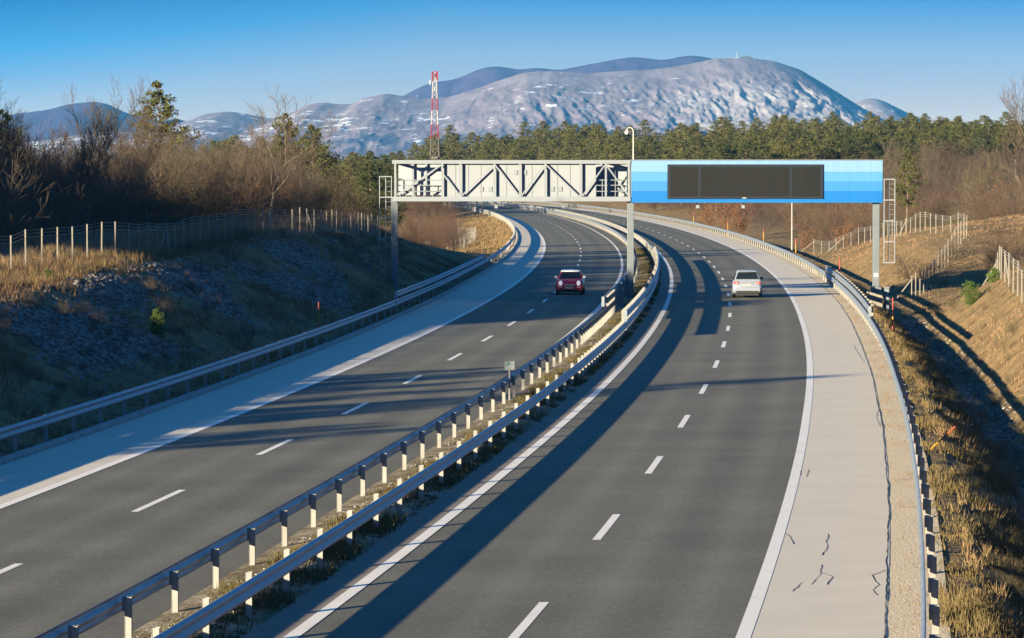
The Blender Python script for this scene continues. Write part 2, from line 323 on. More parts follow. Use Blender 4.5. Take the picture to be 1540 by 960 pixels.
# terrain material: straw, soil, and stony patches read from a mask stored on the mesh
def terrain_mat():
    m = mat('dry_ground', (.2, .15, .08), .95, 0, .1); nt = m.node_tree; b = nt.nodes['Principled BSDF']; LK_ = nt.links.new
    t = N(nt, 'ShaderNodeTexCoord')
    n1 = N(nt, 'ShaderNodeTexNoise'); n1.inputs['Scale'].default_value = .55; n1.inputs['Detail'].default_value = 10; n1.inputs['Roughness'].default_value = .72
    n2 = N(nt, 'ShaderNodeTexNoise'); n2.inputs['Scale'].default_value = 5.5; n2.inputs['Detail'].default_value = 8; n2.inputs['Roughness'].default_value = .75
    for n in (n1, n2): LK_(t.outputs['Object'], n.inputs['Vector'])
    mx = N(nt, 'ShaderNodeMix'); mx.inputs['Factor'].default_value = .5; LK_(n1.outputs['Fac'], mx.inputs['A']); LK_(n2.outputs['Fac'], mx.inputs['B'])
    r = N(nt, 'ShaderNodeValToRGB'); el = r.color_ramp.elements
    for _ in range(3): el.new(.5)
    for e, (p, c) in zip(el, [(.36, (.05, .036, .022)), (.45, (.12, .084, .045)), (.52, (.19, .132, .068)), (.60, (.245, .17, .088)), (.72, (.31, .225, .12))]): e.position = p; e.color = (*c, 1)
    LK_(mx.outputs['Result'], r.inputs[0])
    at = N(nt, 'ShaderNodeAttribute', attribute_name='zone'); sp = N(nt, 'ShaderNodeSeparateColor'); LK_(at.outputs['Color'], sp.inputs[0])
    # stones
    vo = N(nt, 'ShaderNodeTexVoronoi'); vo.inputs['Scale'].default_value = 3.2; LK_(t.outputs['Object'], vo.inputs['Vector'])
    vr = N(nt, 'ShaderNodeValToRGB'); ve = vr.color_ramp.elements; ve.new(.5)
    for e, (p, c) in zip(ve, [(.0, (.24, .23, .215)), (.5, (.13, .122, .112)), (.9, (.045, .038, .032))]): e.position = p; e.color = (*c, 1)
    n3 = N(nt, 'ShaderNodeTexNoise'); n3.inputs['Scale'].default_value = 7; n3.inputs['Detail'].default_value = 8; LK_(t.outputs['Object'], n3.inputs['Vector'])
    ad = N(nt, 'ShaderNodeMath', operation='MULTIPLY_ADD'); ad.inputs[1].default_value = 1.4; ad.inputs[2].default_value = -.45
    LK_(n3.outputs['Fac'], ad.inputs[0]); a2 = N(nt, 'ShaderNodeMath', operation='ADD'); LK_(ad.outputs[0], a2.inputs[0]); LK_(vo.outputs['Distance'], a2.inputs[1]); LK_(a2.outputs[0], vr.inputs[0])
    n4 = N(nt, 'ShaderNodeTexNoise'); n4.inputs['Scale'].default_value = 1.1; n4.inputs['Detail'].default_value = 8; n4.inputs['Roughness'].default_value = .75; LK_(t.outputs['Object'], n4.inputs['Vector'])
    ml = N(nt, 'ShaderNodeMath', operation='MULTIPLY'); ml.inputs[1].default_value = 2.0; LK_(n4.outputs['Fac'], ml.inputs[0])
    m2 = N(nt, 'ShaderNodeMath', operation='MULTIPLY'); LK_(ml.outputs[0], m2.inputs[0]); LK_(sp.outputs[0], m2.inputs[1])
    ss = N(nt, 'ShaderNodeMapRange'); ss.inputs['From Min'].default_value = .45; ss.inputs['From Max'].default_value = .62; LK_(m2.outputs[0], ss.inputs['Value'])
    m3 = N(nt, 'ShaderNodeMix', data_type='RGBA'); LK_(ss.outputs[0], m3.inputs['Factor']); LK_(r.outputs[0], m3.inputs[6]); LK_(vr.outputs[0], m3.inputs[7])
    # dark leaf mould under the bushes (second mask)
    m4 = N(nt, 'ShaderNodeMix', data_type='RGBA'); LK_(sp.outputs[1], m4.inputs['Factor']); LK_(m3.outputs[2], m4.inputs[6]); m4.inputs[7].default_value = (.075, .052, .032, 1)
    LK_(m4.outputs[2], b.inputs['Base Color'])
    bn = N(nt, 'ShaderNodeBump'); bn.inputs['Strength'].default_value = .7; bn.inputs['Distance'].default_value = .12; LK_(a2.outputs[0], bn.inputs['Height']); LK_(bn.outputs[0], b.inputs['Normal'])
    return m
def rock_mask(x, y):
    off = (x - refX(y)) / refN(y); d = OFF['LS'](y) - .3 - off
    n = .5 + .5 * np.sin(x * .55 + 1.3 * np.sin(y * .11)) * np.sin(y * .16 + .9 + .6 * np.sin(x * .35))
    left = np.clip((d - 1.6) / 1.5, 0, 1) * np.clip((8.6 - d) / 1.5, 0, 1) * np.clip((250 - y) / 40, 0, 1) * np.clip(n * 1.7 - .35, 0, 1)
    e = off - OFF['RB'](y) - .15
    ditch = np.clip((e - 1.9) / .5, 0, 1) * np.clip((4.4 - e) / .6, 0, 1) * np.clip((250 - y) / 30, 0, 1) * .62
    return np.maximum(left, ditch)
def mould_mask(x, y):
    off = (x - refX(y)) / refN(y); d = OFF['LS'](y) - .3 - off; e = off - OFF['RB'](y)
    return np.maximum(np.clip((d - 12) / 3, 0, 1), np.clip((y - 330) / 60, 0, 1) * np.clip((e - 12) / 6, 0, 1))
me = np_mesh('terrain', V, Q, terrain_mat(), smooth=True)
ca = me.color_attributes.new('zone', 'FLOAT_COLOR', 'POINT')
cv = np.zeros((len(V), 4), np.float32); cv[:, 0] = rock_mask(V[:, 0], V[:, 1]); cv[:, 1] = mould_mask(V[:, 0], V[:, 1]); cv[:, 3] = 1
ca.data.foreach_set('color', cv.ravel())
struct('terrain', me)

# ------------------------------------------------------------------ road surfaces
def ribbon(name, o0, o1, z, m, z0=-60., z1=1400., cross=2, step=None, crown=None):
    zs = ZS[(ZS >= z0) & (ZS <= z1)] if step is None else np.arange(z0, z1 + step / 2, step)
    f0 = o0 if callable(o0) else (lambda q: np.full_like(q, o0)); f1 = o1 if callable(o1) else (lambda q: np.full_like(q, o1))
    a = f0(zs); b = f1(zs); V = []
    for k in range(cross):
        t = k / (cross - 1); V.append(np.stack([ROX(a * (1 - t) + b * t, zs), zs, np.full_like(zs, z) if crown is None else crown(zs, t)], 1))
    V = np.stack(V, 1).reshape(-1, 3); n = len(zs)
    i = (np.arange(n - 1)[:, None] * cross + np.arange(cross - 1)[None, :]).ravel()
    return np_mesh(name, V, np.stack([i, i + 1, i + cross + 1, i + cross], 1), m)
O = OFF
def road(name, me, lanes):
    """stores how worn each strip of the lane is (wheel tracks, oily lane middle) on the mesh"""
    n = len(me.vertices); co = np.empty(n * 3, np.float32); me.vertices.foreach_get('co', co); co = co.reshape(-1, 3)
    off = (co[:, 0] - refX(co[:, 1])) / refN(co[:, 1]); tr = np.zeros(n)
    for a, b in lanes:
        c = (a(co[:, 1]) + b(co[:, 1])) / 2; d = np.abs(off - c); tr = np.maximum(tr, np.exp(-((d - .85) / .32) ** 2)); tr = tr - .55 * np.exp(-(d / .4) ** 2)
    ca = me.color_attributes.new('zone', 'FLOAT_COLOR', 'POINT'); cv = np.zeros((n, 4), np.float32); cv[:, 0] = .5 + .5 * tr; cv[:, 3] = 1; ca.data.foreach_set('color', cv.ravel())
    return struct(name, me)
def asphalt_wear(m):
    nt = m.node_tree; b = nt.nodes['Principled BSDF']; src = b.inputs['Base Color'].links[0].from_socket
    at = N(nt, 'ShaderNodeAttribute', attribute_name='zone'); sp = N(nt, 'ShaderNodeSeparateColor'); nt.links.new(at.outputs['Color'], sp.inputs[0])
    t = N(nt, 'ShaderNodeTexCoord'); n = N(nt, 'ShaderNodeTexNoise'); n.inputs['Scale'].default_value = .09; n.inputs['Detail'].default_value = 5; nt.links.new(t.outputs['Object'], n.inputs['Vector'])
    ml = N(nt, 'ShaderNodeMath', operation='MULTIPLY_ADD'); ml.inputs[1].default_value = .42; ml.inputs[2].default_value = .64; nt.links.new(sp.outputs[0], ml.inputs[0])
    m2 = N(nt, 'ShaderNodeMath', operation='MULTIPLY_ADD'); m2.inputs[1].default_value = .35; nt.links.new(n.outputs['Fac'], m2.inputs[0]); nt.links.new(ml.outputs[0], m2.inputs[2])
    # coarse aggregate: single pale and dark chips
    vo = N(nt, 'ShaderNodeTexVoronoi'); vo.inputs['Scale'].default_value = 22; nt.links.new(t.outputs['Object'], vo.inputs['Vector'])
    sc_ = N(nt, 'ShaderNodeSeparateColor'); nt.links.new(vo.outputs['Color'], sc_.inputs[0])
    m3 = N(nt, 'ShaderNodeMath', operation='MULTIPLY_ADD'); m3.inputs[1].default_value = .55; nt.links.new(sc_.outputs[0], m3.inputs[0]); nt.links.new(m2.outputs[0], m3.inputs[2])
    m4 = N(nt, 'ShaderNodeMath', operation='SUBTRACT'); m4.inputs[1].default_value = .27; nt.links.new(m3.outputs[0], m4.inputs[0])
    mx = N(nt, 'ShaderNodeMix', data_type='RGBA', blend_type='MULTIPLY'); mx.inputs['Factor'].default_value = 1; nt.links.new(src, mx.inputs[6]); nt.links.new(m4.outputs[0], mx.inputs[7]); nt.links.new(mx.outputs[2], b.inputs['Base Color'])
asphalt_wear(M['asphalt'])
road('road', ribbon('road', lambda z: O['LL'](z) - .3, lambda z: O['ML'](z) - .2, 0, M['asphalt'], cross=61), ((O['LL'], O['LD']), (O['LD'], O['LR'])))
road('road', ribbon('road', lambda z: O['RL'](z) - .18, lambda z: O['RR'](z) + .05, 0, M['asphalt'], cross=61), ((O['RL'], O['RD']), (O['RD'], O['RR'])))
struct('road_edge', ribbon('road_edge', lambda z: O['RL'](z) - .8, lambda z: O['RL'](z) - .10, .004, M['shoulder_edge']))
struct('hard_shoulder', ribbon('hard_shoulder', lambda z: O['LS'](z) + .02, lambda z: O['LL'](z) - .0, .004, M['shoulder']))
struct('hard_shoulder', ribbon('hard_shoulder', lambda z: O['RR'](z) - .02, lambda z: O['RS'](z), .004, M['shoulder']))
struct('gravel_verge', ribbon('gravel_verge', lambda z: O['RS'](z) - .02, lambda z: O['RB'](z) + .25, -.003, M['gravel'], cross=5,
       crown=lambda zs, t: -.003 + (.02 * np.sin(zs * 1.7 + t * 9) * np.sin(zs * .61) if 0 < t < 1 else 0) + np.zeros_like(zs)))
def sweep_mesh(name, prof, zs, m, offf, smooth=False, closed=True):
    P = np.asarray(prof, float); k = len(P); n = len(zs); o = offf(zs)
    V = np.stack([np.stack([ROX(o + p[0], zs), zs, np.full_like(zs, p[1])], 1) for p in P], 1).reshape(-1, 3)
    kk = k if closed else k - 1
    i = (np.arange(n - 1)[:, None] * k); j = np.arange(kk)[None, :]
    Q = np.stack([i + j, i + (j + 1) % k, i + k + (j + 1) % k, i + k + j], 2).reshape(-1, 4)
    return np_mesh(name, V, Q, m, smooth)
struct('kerb', sweep_mesh('kerb', [(-.28, -.05), (-.28, .11), (-.05, .12), (0, .10), (.02, -.05)], ZS, M['kerb'], O['LS']))
for nm, w_ in (('RL', .24), ('RR', .24), ('LL', .24), ('LR', .2)):
    struct('edge_line', ribbon('edge_line', lambda z, nm=nm, w_=w_: O[nm](z) - w_ / 2, lambda z, nm=nm, w_=w_: O[nm](z) + w_ / 2, .009, M['paint'], z1=1200.))
def dashes(key, zc0, spacing):
    V = []; Q = []; s0 = arc_at_Z(zc0)
    for k in range(-7, 70):
        sc = s0 + k * spacing
        if sc < 2 or sc > arc_at_Z(1250): continue
        s = np.linspace(sc - 3, sc + 3, 5); z = Z_at_arc(s); o = O[key](z); b = len(V)
        for q in range(5):
            for d in (-.085, .085): V.append((float(ROX(o[q] + d, z[q])), z[q], .005))
        Q += [(b + 2 * q, b + 2 * q + 1, b + 2 * q + 3, b + 2 * q + 2) for q in range(4)]
    return V, Q
V1, Q1 = dashes('RD', 82.4, 17.62); struct('lane_dashes', np_mesh('lane_dashes', V1, Q1, M['paint']))
V1, Q1 = dashes('LD', 89.0, 17.5); struct('lane_dashes', np_mesh('lane_dashes', V1, Q1, M['paint']))
# cracks in the right shoulder
def crack(pts, wd=.035, seed=0, jit=.06):
    r = random.Random(seed); out = []
    for (a, b) in zip(pts[:-1], pts[1:]):
        n = max(2, int(math.hypot(b[0] - a[0], (b[1] - a[1]) * .4) / .18))
        for i in range(n): t = i / n; out.append((a[0] + (b[0] - a[0]) * t + r.uniform(-jit, jit), a[1] + (b[1] - a[1]) * t))
    out.append(pts[-1]); V = []; Q = []
    for i, (o, z) in enumerate(out):
        wv = wd * r.uniform(.35, 1.1); x = float(ROX(o, z)); V += [(x - wv, z, .010), (x + wv, z, .010)]
        if i: Q.append((2 * i - 2, 2 * i - 1, 2 * i + 1, 2 * i))
    return V, Q
def ground(pxx, pyy, zz=0.):
    u = (pxx - 770) / F; v = (pyy - 480) / F
    dy = math.cos(PITCH) - v * math.sin(PITCH); dz = -math.sin(PITCH) - v * math.cos(PITCH); t = (zz - H) / dz
    return u * t, dy * t
def offz(pxx, pyy):
    x, y = ground(pxx, pyy); return ((x - float(refX(y))) / float(refN(y)), y)
cracks = [[(1180, 803), (1189, 808), (1194, 819)], [(1246, 803), (1243, 815), (1245, 822), (1237, 836)], [(1234, 850), (1236, 862), (1252, 868), (1244, 880)], [(1236, 862), (1220, 880)],
          [(1208, 876), (1200, 884), (1192, 890)], [(1252, 867), (1290, 867), (1325, 862)], [(1331, 858), (1312, 866), (1322, 880), (1312, 888), (1320, 896)], [(1205, 708), (1204, 716)],
          [(1216, 707), (1214, 718)], [(1318, 600), (1322, 616), (1318, 628), (1324, 642)], [(1310, 626), (1320, 627)], [(1284, 520), (1290, 530), (1300, 545)]]
CV, CQ = [], []
for i, c in enumerate(cracks):
    v, q = crack([offz(*p) for p in c], .010, i, .022); b = len(CV); CV += v; CQ += [tuple(j + b for j in f) for f in q]
zc = list(np.arange(50, 330, 1.1)); v, q = crack([(float(O['RS'](z)) - .03 + .008 * math.sin(z * .9) + .012 * math.sin(z * .23), z) for z in zc], .012, 99, .012)
b = len(CV); CV += v; CQ += [tuple(j + b for j in f) for f in q]
struct('road_cracks', np_mesh('road_cracks', CV, CQ, M['crack']))
# median ground
def crownf(zs, t): return .0 + .07 * math.sin(math.pi * t) + .025 * np.sin(zs * 2.3 + 7 * t) * math.sin(math.pi * t)
M['median'] = nmat('median_soil', [(.36, (.05, .038, .02)), (.48, (.135, .10, .05)), (.56, (.24, .205, .16)), (.68, (.40, .365, .31))], 5, 10, .95, bump=.6, bump_scale=15, scale2=.9, amt2=.4, nrough=.75, dist=.05)
struct('median', ribbon('median', lambda z: O['ML'](z) - .22, lambda z: O['RL'](z) - .78, 0, M['median'], cross=7, crown=lambda zs, t: crownf(zs, t) + .006))

# ------------------------------------------------------------------ guard rails
WB = [(.01, 0), (.07, .04), (.07, .10), (.0, .14), (.0, .17), (.07, .21), (.07, .27), (.01, .31)]
WB = WB + [(p[0] - .012, p[1]) for p in WB[::-1]]
def wbeam(side, offf, zs, z0): return sweep_mesh('beam', [(p[0] * side, p[1] + z0) for p in WB], zs, M['galv'], offf)
def cpost(m, x, y, h, z0, face):
    """sigma-like channel post open to one side"""
    a, b_, t = .075, .05, .012
    for (x0, x1, y0, y1) in ((-b_, b_, a - t, a), (-b_, b_, -a, -a + t), (-b_ * face - t / 2, -b_ * face + t / 2, -a, a)):
        m.box(x + min(x0, x1), x + max(x0, x1), y + y0, y + y1, z0, h)
def guard_rail(label, key, side, top=.78, spacing=4.0, dense=None, upper=None, s_phase=0., zend=1150., face=1):
    t = thing('guard_rail', label, 'guard rail', group='steel guard rails along the motorway')
    zs = ZS[(ZS >= 20) & (ZS <= zend)]; beamoff = lambda z: O[key](z) + side * .16
    obj('beam', wbeam(side, beamoff, zs, top - .31), t)
    if upper:
        zu = np.arange(upper[0], upper[1] + .1, 2.0)
        obj('upper_beam', wbeam(side, beamoff, zu, 1.24 - .31), t)
        for ze in (upper[0], upper[1]):
            m = MB(); x = float(ROX(beamoff(ze), ze)); m.box(x - .07, x + .07, ze - .03, ze + .03, .4, 1.26)
            m.build('end_plate', M['galv'], t)
    s = arc_at_Z(48) + s_phase; pos = []
    while s < arc_at_Z(min(zend, 1000)):
        z = float(Z_at_arc(s)); d = spacing / 2 if (dense and dense[0] < z < dense[1]) else spacing
        pos.append(z); s += d
    def onepost(z, m, mbr):
        x = float(ROX(O[key](z), z)); g = gz(x, z) if key == 'RB' else 0.; mbr = m
        hi = (1.27 if upper and upper[0] < z < upper[1] else top + (.03 if key == 'MR' else -.05))
        cpost(m, x, z, hi, min(g, 0) - .25, face)
        xb = x + side * .10
        mbr.box(min(x, xb), max(x, xb), z - .055, z + .055, top - .28, top - .045)
        if hi > 1: mbr.box(min(x, xb), max(x, xb), z - .055, z + .055, .96, 1.2)
    br = MB()
    for z in pos[:98]:
        m = MB(); onepost(z, m, br); m.build('post', M['post'], t)
    m = MB()
    for z in pos[98:]: onepost(z, m, br)
    if pos[98:]: o = m.build('post', M['post'], t); o['kind'] = 'stuff'
    return t
guard_rail('dark galvanized rail with pale posts along the left side of the grassy median', 'ML', -1, s_phase=2.1, dense=(168, 260), upper=(196, 262), face=1)
guard_rail('galvanized rail on the right side of the grassy median, stacked double behind the kilometre sign', 'MR', 1, s_phase=1.2, dense=(140, 270), upper=(176, 330), face=1)
O['LO'] = lambda z: O['LS'](z) - .55
guard_rail('bluish shaded rail behind the kerb at the foot of the stony cutting slope', 'LO', 1, top=.82, s_phase=.5, upper=(205, 300), face=-1)
guard_rail('sunlit pale rail along the gravel verge of the right hard shoulder', 'RB', -1, top=.78, s_phase=.9, upper=(182, 262), face=-1)

# ------------------------------------------------------------------ sign gantry
YG = 230.0; SG = F / YG
gx = lambda p: (p - 770) / SG
gzv = lambda p: H - (p - YH) / SG
G = thing('sign_gantry', 'grey steel truss gantry carrying a blue variable message sign across the motorway', 'sign gantry', (0, YG, 0))
def gmb(): return MB()
D0, D1 = 0.0, 1.7     # truss depth (local y)
for cxp, zb in ((593, -0.2), (948.5, -0.2), (1318.5, .1)):
    m = MB().box(gx(cxp) - .19, gx(cxp) + .19, .35, .75, zb, gzv(302)); m.box(gx(cxp) - .3, gx(cxp) + .3, .24, .86, zb, zb + .28 if cxp != 1318.5 else .74)
    m.build('column', M['frame'], G, bevel=.012)
for y in (D0, D1):
    MB().box(gx(590), gx(948), y - .07, y + .07, gzv(246.5), gzv(241)).build('top_chord', M['frame_light'], G)
    MB().box(gx(590), gx(948), y - .08, y + .08, gzv(303), gzv(296)).build('bottom_chord', M['frame_light'], G)
for p in (594.5, 665, 692.5, 743.5, 782, 820, 873, 911, 945.5):
    MB().box(gx(p) - .058, gx(p) + .058, -.045, .045, gzv(296) + .002, gzv(246.5) - .002).build('truss_vertical', M['frame_light'], G)
for a, b in (((668, 264), (691, 295)), ((694, 295), (742, 249)), ((745, 249), (780, 295)), ((784, 295), (818, 249)), ((822, 249), (870, 295)), ((876, 295), (909, 249)), ((912, 249), (944, 293)), ((597, 293), (663, 249))):
    MB().bar((gx(a[0]), .0, gzv(a[1])), (gx(b[0]), .0, gzv(b[1])), .085, .07).build('truss_diagonal', M['frame_light'], G)
for p in (620, 640, 905, 925, 945):
    MB().box(gx(p) - .06, gx(p) + .06, D1 - .06, D1 + .06, gzv(296) + .002, gzv(246.5) - .002).build('truss_vertical', M['frame_light'], G)
for a, b in (((600, 295), (660, 250)), ((900, 250), (940, 294))):
    MB().bar((gx(a[0]), D1, gzv(a[1])), (gx(b[0]), D1, gzv(b[1])), .10, .08).build('truss_diagonal', M['frame_light'], G)
for p in (592, 665, 743, 820, 911, 946):     # members across the box
    m = MB().box(gx(p) - .06, gx(p) + .06, D0 + .08, D1 - .08, gzv(246), gzv(242)); m.box(gx(p) - .06, gx(p) + .06, D0 + .09, D1 - .09, gzv(302), gzv(297)); m.build('cross_member', M['frame'], G)
m = MB().box(gx(666), gx(896), .24, .80, gzv(298), gzv(245)); cab = m.build('display_cabinet', M['cabinet'], G)
for k in range(1, 12):
    x = gx(666) + (gx(896) - gx(666)) * k / 12; MB().box(x - .012, x + .012, .225, .238, gzv(297), gzv(247)).build('panel_seam', M['frame'], cab)
for p in (775.5, 789, 724, 737, 830.5, 842.5):
    y0_, y1_ = ((256, 263) if p in (775.5, 789) else (281, 288)); MB().box(gx(p) - .11, gx(p) + .11, .19, .238, gzv(y1_), gzv(y0_)).build('hatch', M['frame_light'], cab)
MB().box(gx(598), gx(664), 1.85, 1.93, gzv(294), gzv(247)).build('back_panel', M['white_panel'], G)
MB().box(gx(897), gx(947), 1.85, 1.93, gzv(296), gzv(247)).build('back_panel', M['white_panel'], G)
MB().box(gx(598), gx(946), .12, 1.58, gzv(301), gzv(299.5)).build('walkway', M['dark_steel'], G)
for (p0, p1) in ((597, 664), (896, 945)):
    m = MB()
    for yp in (271, 279, 288): m.tube((gx(p0), .25, gzv(yp)), (gx(p1), .25, gzv(yp)), .03, k=6)
    n = 5
    for k in range(n + 1):
        x = gx(p0) + (gx(p1) - gx(p0)) * k / n; m.box(x - .02, x + .02, .23, .27, gzv(298), gzv(270))
    m.build('railing', M['frame_light'], G)
# blue board with displays
BZ0, BZ1 = gzv(305), gzv(241.5)
B = MB().box(gx(948.5), gx(1327.5), .0, 1.7, BZ0, BZ1).build('sign_board', M['frame'], G)
cuts = [305, 287.5, 273, 258.5, 241.5]
for k in range(4):
    MB().box(gx(949.5), gx(1327), -.024, -.003, gzv(cuts[k]), gzv(cuts[k + 1]) - (.0 if k == 3 else .002)).build('colour_band', M['blue%d' % (3 - k)], B)
MB().box(gx(948.5), gx(1327.5), -.06, 1.75, BZ1 + .002, BZ1 + .05).build('roof_trim', M['frame'], B)
MB().box(gx(1003.5), gx(1237.5), -.11, -.026, gzv(299), gzv(247.5)).build('display_frame', M['bezel'], B)
for (a, b) in ((1008, 1049), (1053.5, 1186.5), (1191, 1232.5)):
    d = MB().box(gx(a), gx(b), -.125, -.112, gzv(295.5), gzv(251.5)).build('display', M['led'], B)
    if a == 1053:
        for c in (1073, 1166):
            m = MB()
            for an in (30, 90, 150):
                dx, dz = math.cos(R(an + 18)) * .42, math.sin(R(an + 18)) * .42
                m.bar((gx(c) - dx, -.127, gzv(284) - dz), (gx(c) + dx, -.127, gzv(284) + dz), .05, .002)
            m.build('unlit_symbol', M['led_mark'], d)
MB().box(gx(1116), gx(1122), -.16, -.112, gzv(298.6), gzv(297.3)).build('light_sensor', M['white'], B)
# ladders with cages
for (xs, yt, yb, YL) in (((570, 579, 588), 266, 391, 0.), ((1329, 1337, 1345), 270, 395, -1.15)):
    m = MB()
    for i, p in enumerate(xs):
        yy = YL + 1.0 + (.35 if i == 1 else 0); m.box(gx(p) - .025, gx(p) + .025, yy - .025, yy + .025, gzv(yb), gzv(yt))
    zz = gzv(yb)
    while zz < gzv(yt) + .05:
        m.box(gx(xs[0]) - .03, gx(xs[2]) + .03, .95 + YL, 1.0 + YL, zz - .03, zz + .03); m.box(gx(xs[0]) - .03, gx(xs[0]) + .02, 1.0 + YL, 1.35 + YL, zz - .025, zz + .025); m.box(gx(xs[2]) - .02, gx(xs[2]) + .03, 1.0 + YL, 1.35 + YL, zz - .025, zz + .025); zz += 1.22
    la = m.build('ladder_cage', M['frame_light'], G); z = gzv(yb) + .1
    while z < gzv(yt):
        MB().tube((gx(xs[1]) + .02, 1.36 + YL, z), (gx(xs[2]) - .02, 1.36 + YL, z), .012, k=5).build('rung', M['frame_light'], la); z += .3
    if xs[0] < 800: MB().box(gx(588), gx(593), .9, 1.3, gzv(299), gzv(297)).build('landing', M['frame'], G)
    else: MB().box(gx(1321), gx(1330), .9, 1.3, gzv(299), gzv(297)).build('landing', M['frame'], G)
MB().box(gx(1315), gx(1322), .34, .349, gzv(417), gzv(411)).build('column_plate', M['white'], G)
for p in (746, 848, 1049.5, 1118):
    m = MB().tube((gx(p), .5, gzv(304.5)), (gx(p), .5, gzv(309)), .03, k=6); m.box(gx(p) - .09, gx(p) + .09, .3, .6, gzv(313.5), gzv(309)); m.build('traffic_sensor', M['frame_light'], G)
# camera mast on top of the gantry
CM = thing('camera_mast', 'slim white mast with curved arm standing on top of the gantry', 'camera mast', (gx(953), YG + .9, BZ1 + .05))
m = MB(); h = gzv(192) - BZ1 - .05; m.tube((0, 0, 0), (0, 0, h - .2), .04, .034)
pts = [(0, 0, h - .2), (-.06, 0, h - .06), (-.14, 0, h), (-.28, 0, h), (-.35, 0, h - .05), (-.37, 0, h - .16)]
for a, b in zip(pts[:-1], pts[1:]): m.tube(a, b, .034)
m.build('mast', M['white'], CM)
rings = [[(-.37 - .03 * zz_ + rr * math.cos(a), rr * math.sin(a), h - .16 - zz_) for a in np.linspace(0, 2 * math.pi, 13)[:-1]] for zz_, rr in ((0, .06), (.04, .12), (.12, .15), (.2, .13), (.26, .07))]
MB().loft(rings).build('dome_camera', M['white'], CM, smooth=True)

# footing and cabinet by the right column
xf = gx(1318.5)
FT = MB().box(xf - .47, xf + .35, YG - .15, YG + 1.3, -1.3, .46).build('concrete_footing', M['concrete'], bevel=.03)
tag(FT, 'pale concrete footing block under the right gantry column', 'footing')
FB = MB().box(xf - .25, xf + .22, YG - 1.6, YG - .9, -1.6, -.55).build('concrete_block', M['concrete'], bevel=.02); tag(FB, 'small whitish concrete block low in the ditch in front of the right column', 'block')
CB = thing('control_cabinet', 'small light control cabinet beside the right gantry column', 'cabinet', (xf + .62, YG + .3, -.6))
MB().box(-.14, .14, -.14, .14, 0, 1.3).build('cabinet_body', M['frame'], CB, bevel=.01); MB().box(-.11, .11, -.155, -.142, .45, 1.2).build('cabinet_door', M['frame_light'], CB); MB().box(-.17, .17, -.17, .17, 1.302, 1.34).build('cabinet_roof', M['frame_light'], CB)
xm = gx(948.5); CP = MB().box(xm - .55, xm + .5, YG - 3.5, YG + 2, -.1, .13).build('concrete_pad', M['concrete'], bevel=.03); tag(CP, 'sandy concrete pad around the foot of the median column', 'pad')

# kilometre sign in the median
def text(name, s, size, loc, m, parent, bold=0.0):
    c = bpy.data.curves.new(name, 'FONT'); c.body = s; c.size = size; c.align_x = 'CENTER'; c.align_y = 'CENTER'; c.extrude = .001; c.offset = bold
    o = bpy.data.objects.new(name, c); COL.objects.link(o); me = bpy.data.meshes.new_from_object(o.evaluated_get(bpy.context.evaluated_depsgraph_get()))
    bpy.data.objects.remove(o); me.materials.clear(); me.materials.append(m); return obj(name, me, parent, loc, (math.pi / 2, 0, 0))
ysn = 128.0; xsn = px(766.3, ysn); ssn = F / ysn; zs_ = lambda p: H - (p - YH) / ssn
K = thing('kilometre_sign', 'small white kilometre sign with a green corner box standing in the median', 'road sign', (xsn, ysn, 0))
MB().tube((0, 0, 0), (0, 0, zs_(547)), .03).build('pole', M['post'], K)
hw = 7.6 / ssn
bd = MB().box(-hw, hw, -.05, -.033, zs_(557), zs_(543.5)).build('sign_face', M['sign_white'], K)
MB().box(-hw + .015, -.005, -.054, -.0515, zs_(549.3), zs_(544.3)).build('green_box', M['green'], bd)
text('lettering', 'A1', .105, (-hw / 2, -.0555, zs_(546.8)), M['white'], bd, .003)
MB().box(-hw + .02, hw - .02, -.0525, -.0512, zs_(550.3) - .003, zs_(550.3) + .003).build('rule', M['grey_text'], bd)
text('lettering', '5.8', .17, (.035, -.053, zs_(553.6)), M['grey_text'], bd, .001)

# ------------------------------------------------------------------ snow poles
def snow_pole(label, x, y, h=1.75, tilt=(0, 0), pattern=None, r=.032):
    t = thing('snow_pole', label, 'snow pole', (x, y, gz(x, y) - .05), group='red and yellow snow poles along the guard rails'); t.rotation_euler = (tilt[0], tilt[1], 0)
    for (a, b, c) in pattern or ((0, .3, 'red'), (.3, .7, 'yellow'), (.7, 1, 'red')):
        MB().tube((0, 0, a * h), (0, 0, b * h), r, k=8).build('band', M[c], t)
xx = px(479, 178); snow_pole('red and yellow snow pole behind the left rail on the shaded slope side', xx, 178.0, 1.5, r=.026)
snow_pole('tall red and yellow snow pole between right rail and ditch before the gantry column', px(1343, 189), 189.0, 1.75, (0, 0), ((0, .32, 'red'), (.32, .64, 'yellow'), (.64, 1, 'red')), .034)
snow_pole('red and yellow snow pole knocked over and leaning sideways behind the right rail', px(1393, 105), 105.0, 1.1, (R(-6), R(48)), ((0, .55, 'yellow'), (.55, 1, 'orange')), .022)
PAT2 = ((0, .5, 'yellow'), (.5, 1, 'red')); PAT3 = ((0, .8, 'yellow'), (.8, 1, 'red'))
for p_, z_, lb in ((1273, 262, 'slim snow pole behind the pale right rail just left of the right gantry column'), (1205, 338, 'yellow snow pole behind the right rail beside the thin grey lighting pole'),
                   (1147, 398, 'yellow snow pole behind the right rail in front of the copper bushes'), (1093, 470, 'yellow snow pole behind the far right rail, left of the copper bushes'), (1044, 545, 'small yellow snow pole farthest along the right rail below the sign display')):
    x_ = px(p_, z_); o_ = float(O['RB'](z_)) + .7; snow_pole(lb, float(ROX(o_, z_)), z_, 1.9, (0, 0), PAT2 if z_ < 300 else PAT3, r=.045)
